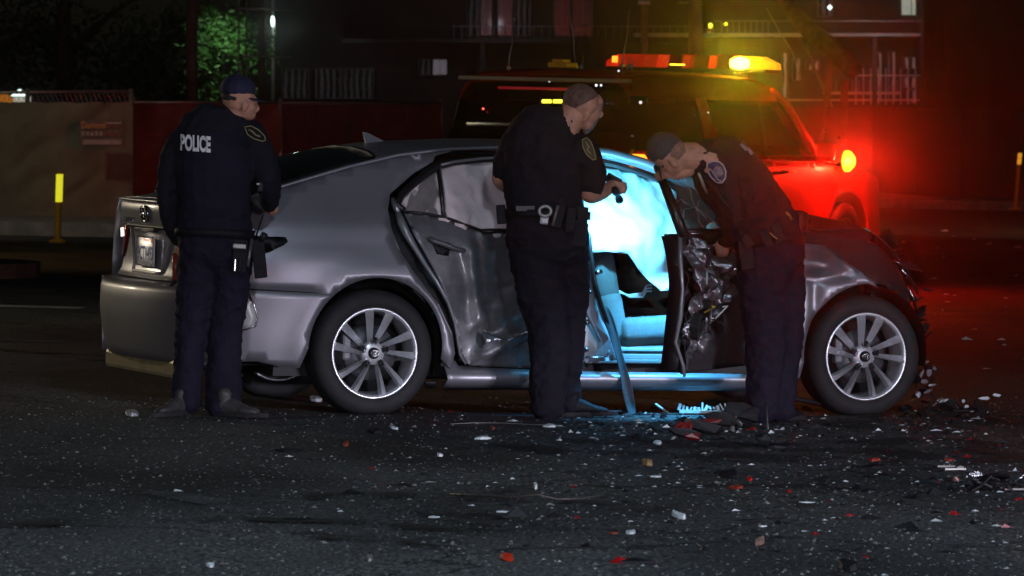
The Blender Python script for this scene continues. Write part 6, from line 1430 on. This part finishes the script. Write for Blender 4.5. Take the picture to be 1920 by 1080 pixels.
D = [
 ('metal_scrap', 592, 753, (26, .10), M_whiteplastic, 'pale folded scrap lying against the rear tyre of the sedan', .03, 12),
 ('crumpled_foil', 247, 780, (32, .09), mat('crumpled_foil', (.45, .46, .46), .35, .5, bump=.8, bscale=90, noise_amt=.3, nscale=40), 'crumpled silver foil scrap left of the capped officer shoes', .03, 10),
 ('white_shard', 904, 824, (34, .05), M_whiteplastic, 'pale lens shaped plastic chip in front of the sedan, nearer of two', .02, 5),
 ('white_shard', 1031, 801, (34, .05), M_whiteplastic, 'pale lens shaped plastic chip near the middle officer shoes', .02, 0),
 ('white_shard', 1273, 973, (20, .10), M_whiteplastic, 'blocky white plastic chip alone on the open road', .03, 20),
 ('white_shard', 1183, 1001, (23, .05), M_whiteplastic, 'flat grey white chip beside a small orange sliver', .015, -5),
 ('orange_sliver', 1151, 1001, (22, .03), M_redplastic, 'thin orange sliver left of a flat white chip', .01, 4),
 ('white_shard', 393, 1063, (18, .05), M_whiteplastic, 'bright white chip near the bottom left of the road', .02, 8),
 ('red_lens_shard', 953, 1051, (26, .09), mat('bright_red_lens', (.75, .06, .02), .3, coat=.6, noise_amt=.3, nscale=40), 'bright orange red lens fragment at the bottom middle of the road', .03, 15),
 ('red_lens_shard', 649, 837, (14, .07), M_redplastic, 'small dull red lens chip below the rear wheel', .03, 0),
 ('red_lens_shard', 924, 806, (10, .05), M_redplastic, 'tiny red lens chip above the pale lens shaped chip', .02, 0),
 ('red_lens_shard', 1405, 901, (14, .06), mat('glossy_red_lens', (.6, .02, .02), .2, coat=.8), 'glossy red lens chip in front of the front wheel', .02, 0),
 ('orange_sliver', 1381, 917, (26, .06), M_redplastic, 'orange red bent sliver under the glossy red chip', .02, -20),
 ('orange_sliver', 1638, 865, (28, .05), M_redplastic, 'orange red sliver below the front wheel', .02, -8),
 ('orange_sliver', 1780, 864, (24, .04), M_redplastic, 'pale orange curved sliver above the scrap pile', .015, -4),
 ('brown_leaf', 1213, 873, (26, .08), mat('dry_brown_leaf', (.32, .19, .09), .7, noise_amt=.4, nscale=30), 'curled dry brown leaf in front of the doorway', .04, 6),
 ('brown_leaf', 1425, 1022, (24, .07), mat('dry_tan_leaf', (.26, .16, .12), .8, noise_amt=.4, nscale=30), 'folded tan leaf low on the right of the road', .035, -15),
 ('white_shard', 825, 856, (14, .03), mat('glossy_white_chip', (.85, .85, .85), .2, noise_amt=.05), 'glossy bright white chip with a thin tail in front of the sedan', .02, 0),
 ('white_shard', 738, 805, (16, .06), M_whiteplastic, 'triangular pale chip just below the rear wheel', .02, 20),
 ('white_shard', 1004, 917, (9, .07), M_whiteplastic, 'small upright pale flake above the bent wire', .035, 0),
 ('white_shard', 693, 1052, (16, .05), M_galv, 'crumpled grey flake near the bottom edge', .03, 0),
 ('white_shard', 942, 961, (24, .02), M_whiteplastic, 'thin pale strip right of the dull red streak', .008, 0),
 ('white_shard', 813, 971, (24, .02), M_whiteplastic, 'thin pale strip on the dark patch of the road', .008, 0),
 ('white_shard', 1513, 943, (32, .02), M_whiteplastic, 'long thin pale strip on the right of the road', .008, -1),
 ('white_shard', 1429, 988, (20, .02), M_whiteplastic, 'thin pale strip above the folded tan leaf', .008, 0),
 ('white_shard', 1230, 895, (24, .03), M_whiteplastic, 'pale strip below the curled brown leaf', .012, 0),
 ('white_shard', 1233, 833, (22, .06), mat('curved_glossy_trim', (.75, .8, .8), .2), 'curved glossy white trim chip near the doorway', .02, -4),
 ('white_shard', 1291, 791, (12, .06), M_whiteplastic, 'round pale chip below the splintered white strip', .02, 0),
 ('black_scrap', 540, 847, (60, .06), M_black, 'flat black rubber strip in front of the rear wheel', .012, 0),
 ('black_scrap', 700, 812, (26, .08), M_black, 'lumpy black scrap below the rear wheel', .03, 10),
 ('black_scrap', 1200, 1057, (90, .05), M_black, 'long curved black trim at the bottom of the road', .02, 0),
 ('black_scrap', 1590, 1069, (36, .08), M_black, 'jagged black scrap at the bottom right edge', .045, 10),
 ('black_scrap', 1365, 895, (44, .12), M_black, 'open black clip with thin legs near the glossy red chip', .03, 0),
 ('black_scrap', 1460, 841, (56, .08), M_black, 'dark twisted scrap before the leaning officer', .03, 0),
 ('black_scrap', 1640, 878, (48, .06), M_black, 'flat dark scrap under the orange red sliver', .015, 0),
 ('black_scrap', 1630, 923, (36, .05), M_black, 'small dark flat scrap on the right of the road', .015, 0),
 ('black_scrap', 560, 977, (70, .05), M_black, 'thin dark rubber shred on the dark tyre streak', .008, 2),
 ('black_scrap', 1790, 843, (60, .05), M_black, 'flat dark shred above the scrap pile', .012, 0),
]
for i, (nm, px, py, s, m, lab, h, ang) in enumerate(D):
    piece(nm, px, py, s, m, lab, {'white_shard': 'plastic chip', 'red_lens_shard': 'lens fragment', 'orange_sliver': 'plastic sliver', 'black_scrap': 'black scrap', 'brown_leaf': 'leaf', 'metal_scrap': 'metal scrap', 'crumpled_foil': 'foil scrap'}[nm], 300+i, h, ang)
# splintered strip lit by the torch
g = onground(1318, 776); sp_ = empty('splintered_strip', g); k = g.y/F; bm = bmesh.new(); add_box(bm, (0, 0, .012), (88*k, .06, .016), Matrix.Rotation(.02, 3, 'Y'))
rr = random.Random(5)
for i in range(13): x = (-44+i*7.2)*k; add_box(bm, (x, rr.uniform(-.02, .02), .028+rr.uniform(0, .014)), (rr.uniform(.006, .018), .02, rr.uniform(.012, .04)), Matrix.Rotation(rr.uniform(-.6, .6), 3, 'Y'))
bm_obj('strip_body', bm, mat('bright_white_plastic', (.82, .84, .86), .35, noise_amt=.1, nscale=30), sp_)
tag(sp_, 'splintered bright white plastic strip glowing below the sill', 'plastic strip')
# bent wire
g = onground(1000, 940); wv = tube('bent_wire', [(-.35, .3, .01), (-.2, .1, .015), (-.06, .0, .02), (.02, -.03, .03), (.1, -.04, .012), (.2, .02, .01), (.27, .16, .012), (.31, .3, .02)], .0035, mat('dull_wire', (.12, .10, .09), .4, .5), None, 6); wv.location = g
tag(wv, 'thin bent wire curling on the open road', 'wire')
g = onground(925, 799); wv = tube('thin_cable', [(-.22, .05, .008), (-.1, .12, .01), (.05, .1, .01), (.2, 0, .008), (.35, -.08, .008)], .002, M_galv, None, 6); wv.location = g
tag(wv, 'thin pale cable in front of the middle officer shoes', 'cable')
g = onground(1110, 776); wv = tube('metal_strip', [(-.14, 0, .012), (0, .02, .015), (.16, 0, .012)], .008, M_chrome, None, 6); wv.location = g
tag(wv, 'shiny thin metal strip beside the hanging belt end', 'metal strip')
# broken bumper section with red lens, in front of the leaning officer
g = onground(1340, 822); bs = empty('broken_bumper_section', g); k = g.y/F
def lp_(px, py, up=0): w_ = onground(px, py); return w_-g+Vector((0, 0, up))
bm = bmesh.new()
for i, (px, py, u, a, b) in enumerate([(1290, 828, .03, .10, .03), (1320, 816, .04, .12, .035), (1355, 806, .05, .12, .04), (1390, 798, .06, .12, .05), (1425, 790, .06, .13, .05), (1455, 784, .04, .10, .04)]): shard(bm, lp_(px, py, u), (a, b), 400+i, .02, 8, Matrix.Rotation(.25, 3, 'Y') @ Matrix.Rotation(1.1, 3, 'X'))
split_obj('black_shell', bm, M_black, bs)
bm = bmesh.new(); shard(bm, lp_(1284, 822, .05), (.06, .04), 410, .02, 8, Matrix.Rotation(1.2, 3, 'X')); shard(bm, lp_(1300, 832, .03), (.05, .02), 411, .02, 7, Matrix.Rotation(1.0, 3, 'X')); shard(bm, lp_(1335, 808, .05), (.07, .018), 412, .01, 7, Matrix.Rotation(1.2, 3, 'X')); split_obj('red_reflector', bm, mat('dim_red_lens', (.12, .008, .008), .3, coat=.5), bs)
bm = bmesh.new()
for i, (px, py, u) in enumerate([(1263, 829, .02), (1378, 800, .05), (1388, 808, .04), (1375, 812, .02), (1355, 797, .06)]): shard(bm, lp_(px, py, u), (.022, .016), 420+i, .01, 6)
split_obj('grey_fastener', bm, M_galv, bs)
tube('thin_spike', [lp_(1440, 808, .01), lp_(1436, 800, .12)], .004, M_galv, bs, 5)
tag(bs, 'dark broken bumper section with red lens lying before the leaning officer', 'bumper piece')
# scrap pile at right edge
g = onground(1880, 905); ps_ = empty('scrap_pile', g)
def lq(px, py, up=0): w_ = onground(px, py); return w_-g+Vector((0, 0, up))
bm = bmesh.new()
for i, (px, py, u, a, b) in enumerate([(1836, 905, .03, .05, .03), (1828, 914, .02, .03, .02), (1846, 918, .03, .06, .02), (1868, 915, .03, .05, .03), (1880, 908, .04, .05, .03), (1900, 915, .03, .06, .03)]): shard(bm, lq(px, py, u), (a, b), 500+i, .004, 7)
split_obj('foil_shard', bm, mat('shiny_scrap', (.6, .6, .64), .18, .9, bump=.6, bscale=60, noise_amt=.2), ps_)
bm = bmesh.new()
for i in range(12): shard(bm, lq(1820+i*9, 912+rr.uniform(-8, 10), rr.uniform(.01, .05)), (rr.uniform(.03, .10), rr.uniform(.015, .04)), 520+i, .01, 6)
split_obj('black_fragment', bm, M_black, ps_)
bm = bmesh.new()
for i, (px, py, a) in enumerate([(1775, 879, .08), (1800, 881, .03), (1790, 884, .10), (1905, 922, .1)]): add_box(bm, lq(px, py, .012), (a, .03, .008), Matrix.Rotation(rr.uniform(-.2, .2), 3, 'Z'))
split_obj('grey_strip', bm, M_galv, ps_)
bm = bmesh.new(); shard(bm, lq(1791, 906, .015), (.02, .015), 540, .01, 6); bm_obj('pink_lens', bm, mat('pink_clear_lens', (.7, .35, .32), .2, coat=.8), ps_)
tag(ps_, 'pile of shiny and black car scrap at the right edge of the road', 'scrap pile')
# fragments under the smashed nose
g = onground(1790, 775); ns = empty('nose_wreckage', g)
def lr(px, py, up=0): w_ = onground(px, py); return w_-g+Vector((0, 0, up))
bm = bmesh.new()
for i in range(16): shard(bm, lr(1725+i*8, 776+rr.uniform(-8, 8), rr.uniform(.01, .05)), (rr.uniform(.03, .08), rr.uniform(.015, .03)), 560+i, .008, 6)
split_obj('black_fragment', bm, M_black, ns)
bm = bmesh.new()
for i, (px, py, a, u) in enumerate([(1846, 761, .035, .04), (1868, 758, .03, .05), (1812, 774, .02, .03), (1822, 776, .02, .02), (1833, 772, .015, .03), (1850, 778, .015, .02), (1806, 766, .012, .04), (1768, 762, .04, .03)]): shard(bm, lr(px, py, u), (a, .012), 580+i, .01, 6, Matrix.Rotation(1.2, 3, 'X'))
split_obj('pale_fragment', bm, M_whiteplastic, ns)
tube('bent_bracket', [lr(1750, 768, .02), lr(1765, 764, .05), lr(1785, 766, .05), lr(1798, 775, .02)], .006, M_galv, ns, 6)
tag(ns, 'tangle of black and pale fragments on the road past the smashed nose', 'wreckage')
# thin plastic splinter standing near the sill
g = onground(1241, 776); sl = tube('standing_splinter', [(-.035, 0, .055), (.035, -.02, .005)], .006, M_whiteplastic, None, 5); sl.location = g; tag(sl, 'thin pale splinter leaning left of the bright white strip', 'plastic sliver')
# countless crumbs: glass and plastic chips, grit
def crumbs(name, n, region, size, m, seed, dens=None, flat=.5):
    rr = random.Random(seed); V = []; Fc = []; c = 0
    while c < n:
        px = rr.uniform(region[0], region[2]); py = region[1]+(region[3]-region[1])*rr.random()**1.1
        if dens and rr.random() > dens(px, py): continue
        g = onground(px, py); s = size*math.exp(rr.gauss(0, .45)); k = len(V); a = rr.uniform(0, 6.28)
        P3 = [Vector((math.cos(a+i*2.1)*s*1.5*rr.uniform(.5, 1.4), math.sin(a+i*2.1)*s*rr.uniform(.6, 1.3), .001)) for i in range(3)]+[Vector((rr.uniform(-.3, .3)*s, 0, s*flat*rr.uniform(.5, 1.8)))]
        V += [g+p for p in P3]; Fc += [(k, k+1, k+3), (k+1, k+2, k+3), (k+2, k, k+3), (k, k+2, k+1)]; c += 1
    o = mesh_obj(name, V, Fc, m, None, False); return kind(o, 'stuff')
right = lambda px, py: (.12+.88*min(1, max(0, (px-700)/500)))*(1.0 if py < 950 else .45)
crumbs('glass_crumbs', 560, (-20, 770, 1940, 1080), .0048, mat('glass_grit', (.44, .47, .48), .25, noise_amt=.2), 1, right)
crumbs('plastic_crumbs', 130, (300, 768, 1940, 1000), .009, M_whiteplastic, 2, right, .35)
crumbs('dark_crumbs', 420, (600, 765, 1940, 1040), .014, M_black, 3, right, .5)
cl = lambda px, py: math.exp(-(((px-1330)/190)**2+((py-800)/26)**2))+.8*math.exp(-(((px-1780)/110)**2+((py-785)/22)**2))+.5*math.exp(-(((px-1860)/70)**2+((py-905)/20)**2))
crumbs('wreck_crumbs', 480, (1040, 765, 1940, 940), .011, M_black, 31, cl, .7)
crumbs('pale_wreck_crumbs', 130, (1040, 765, 1940, 940), .0075, mat('broken_glass_grains', (.6, .64, .66), .2, noise_amt=.2), 32, cl, .7)
crumbs('red_crumbs', 34, (300, 770, 1940, 1060), .014, M_redlens, 4, right, .5)
crumbs('asphalt_grit', 13000, (-40, 745, 1960, 1090), .0026, mat('pale_grit', (.15, .15, .145), .8, noise_amt=.3), 5, None, .8)
crumbs('far_crumbs', 40, (1660, 430, 1940, 700), .022, M_whiteplastic, 6, None, .5)

# ================================================================ HAZE ADDED FOR LAMP BLOOM
hm = bpy.data.materials.new('night_haze'); hm.use_nodes = True; hn = hm.node_tree.nodes; hn.remove(hn['Principled BSDF'])  # volume added to give the lamps a lens-like glow
pv = hn.new('ShaderNodeVolumePrincipled'); pv.inputs['Color'].default_value = (.9, .9, .92, 1); pv.inputs['Density'].default_value = .00095; pv.inputs['Anisotropy'].default_value = .985
hm.node_tree.links.new(pv.outputs[0], hn['Material Output'].inputs['Volume'])
hz = box('haze', (0, 55, 5.5), (300, 230, 14), hm); kind(hz, 'stuff')
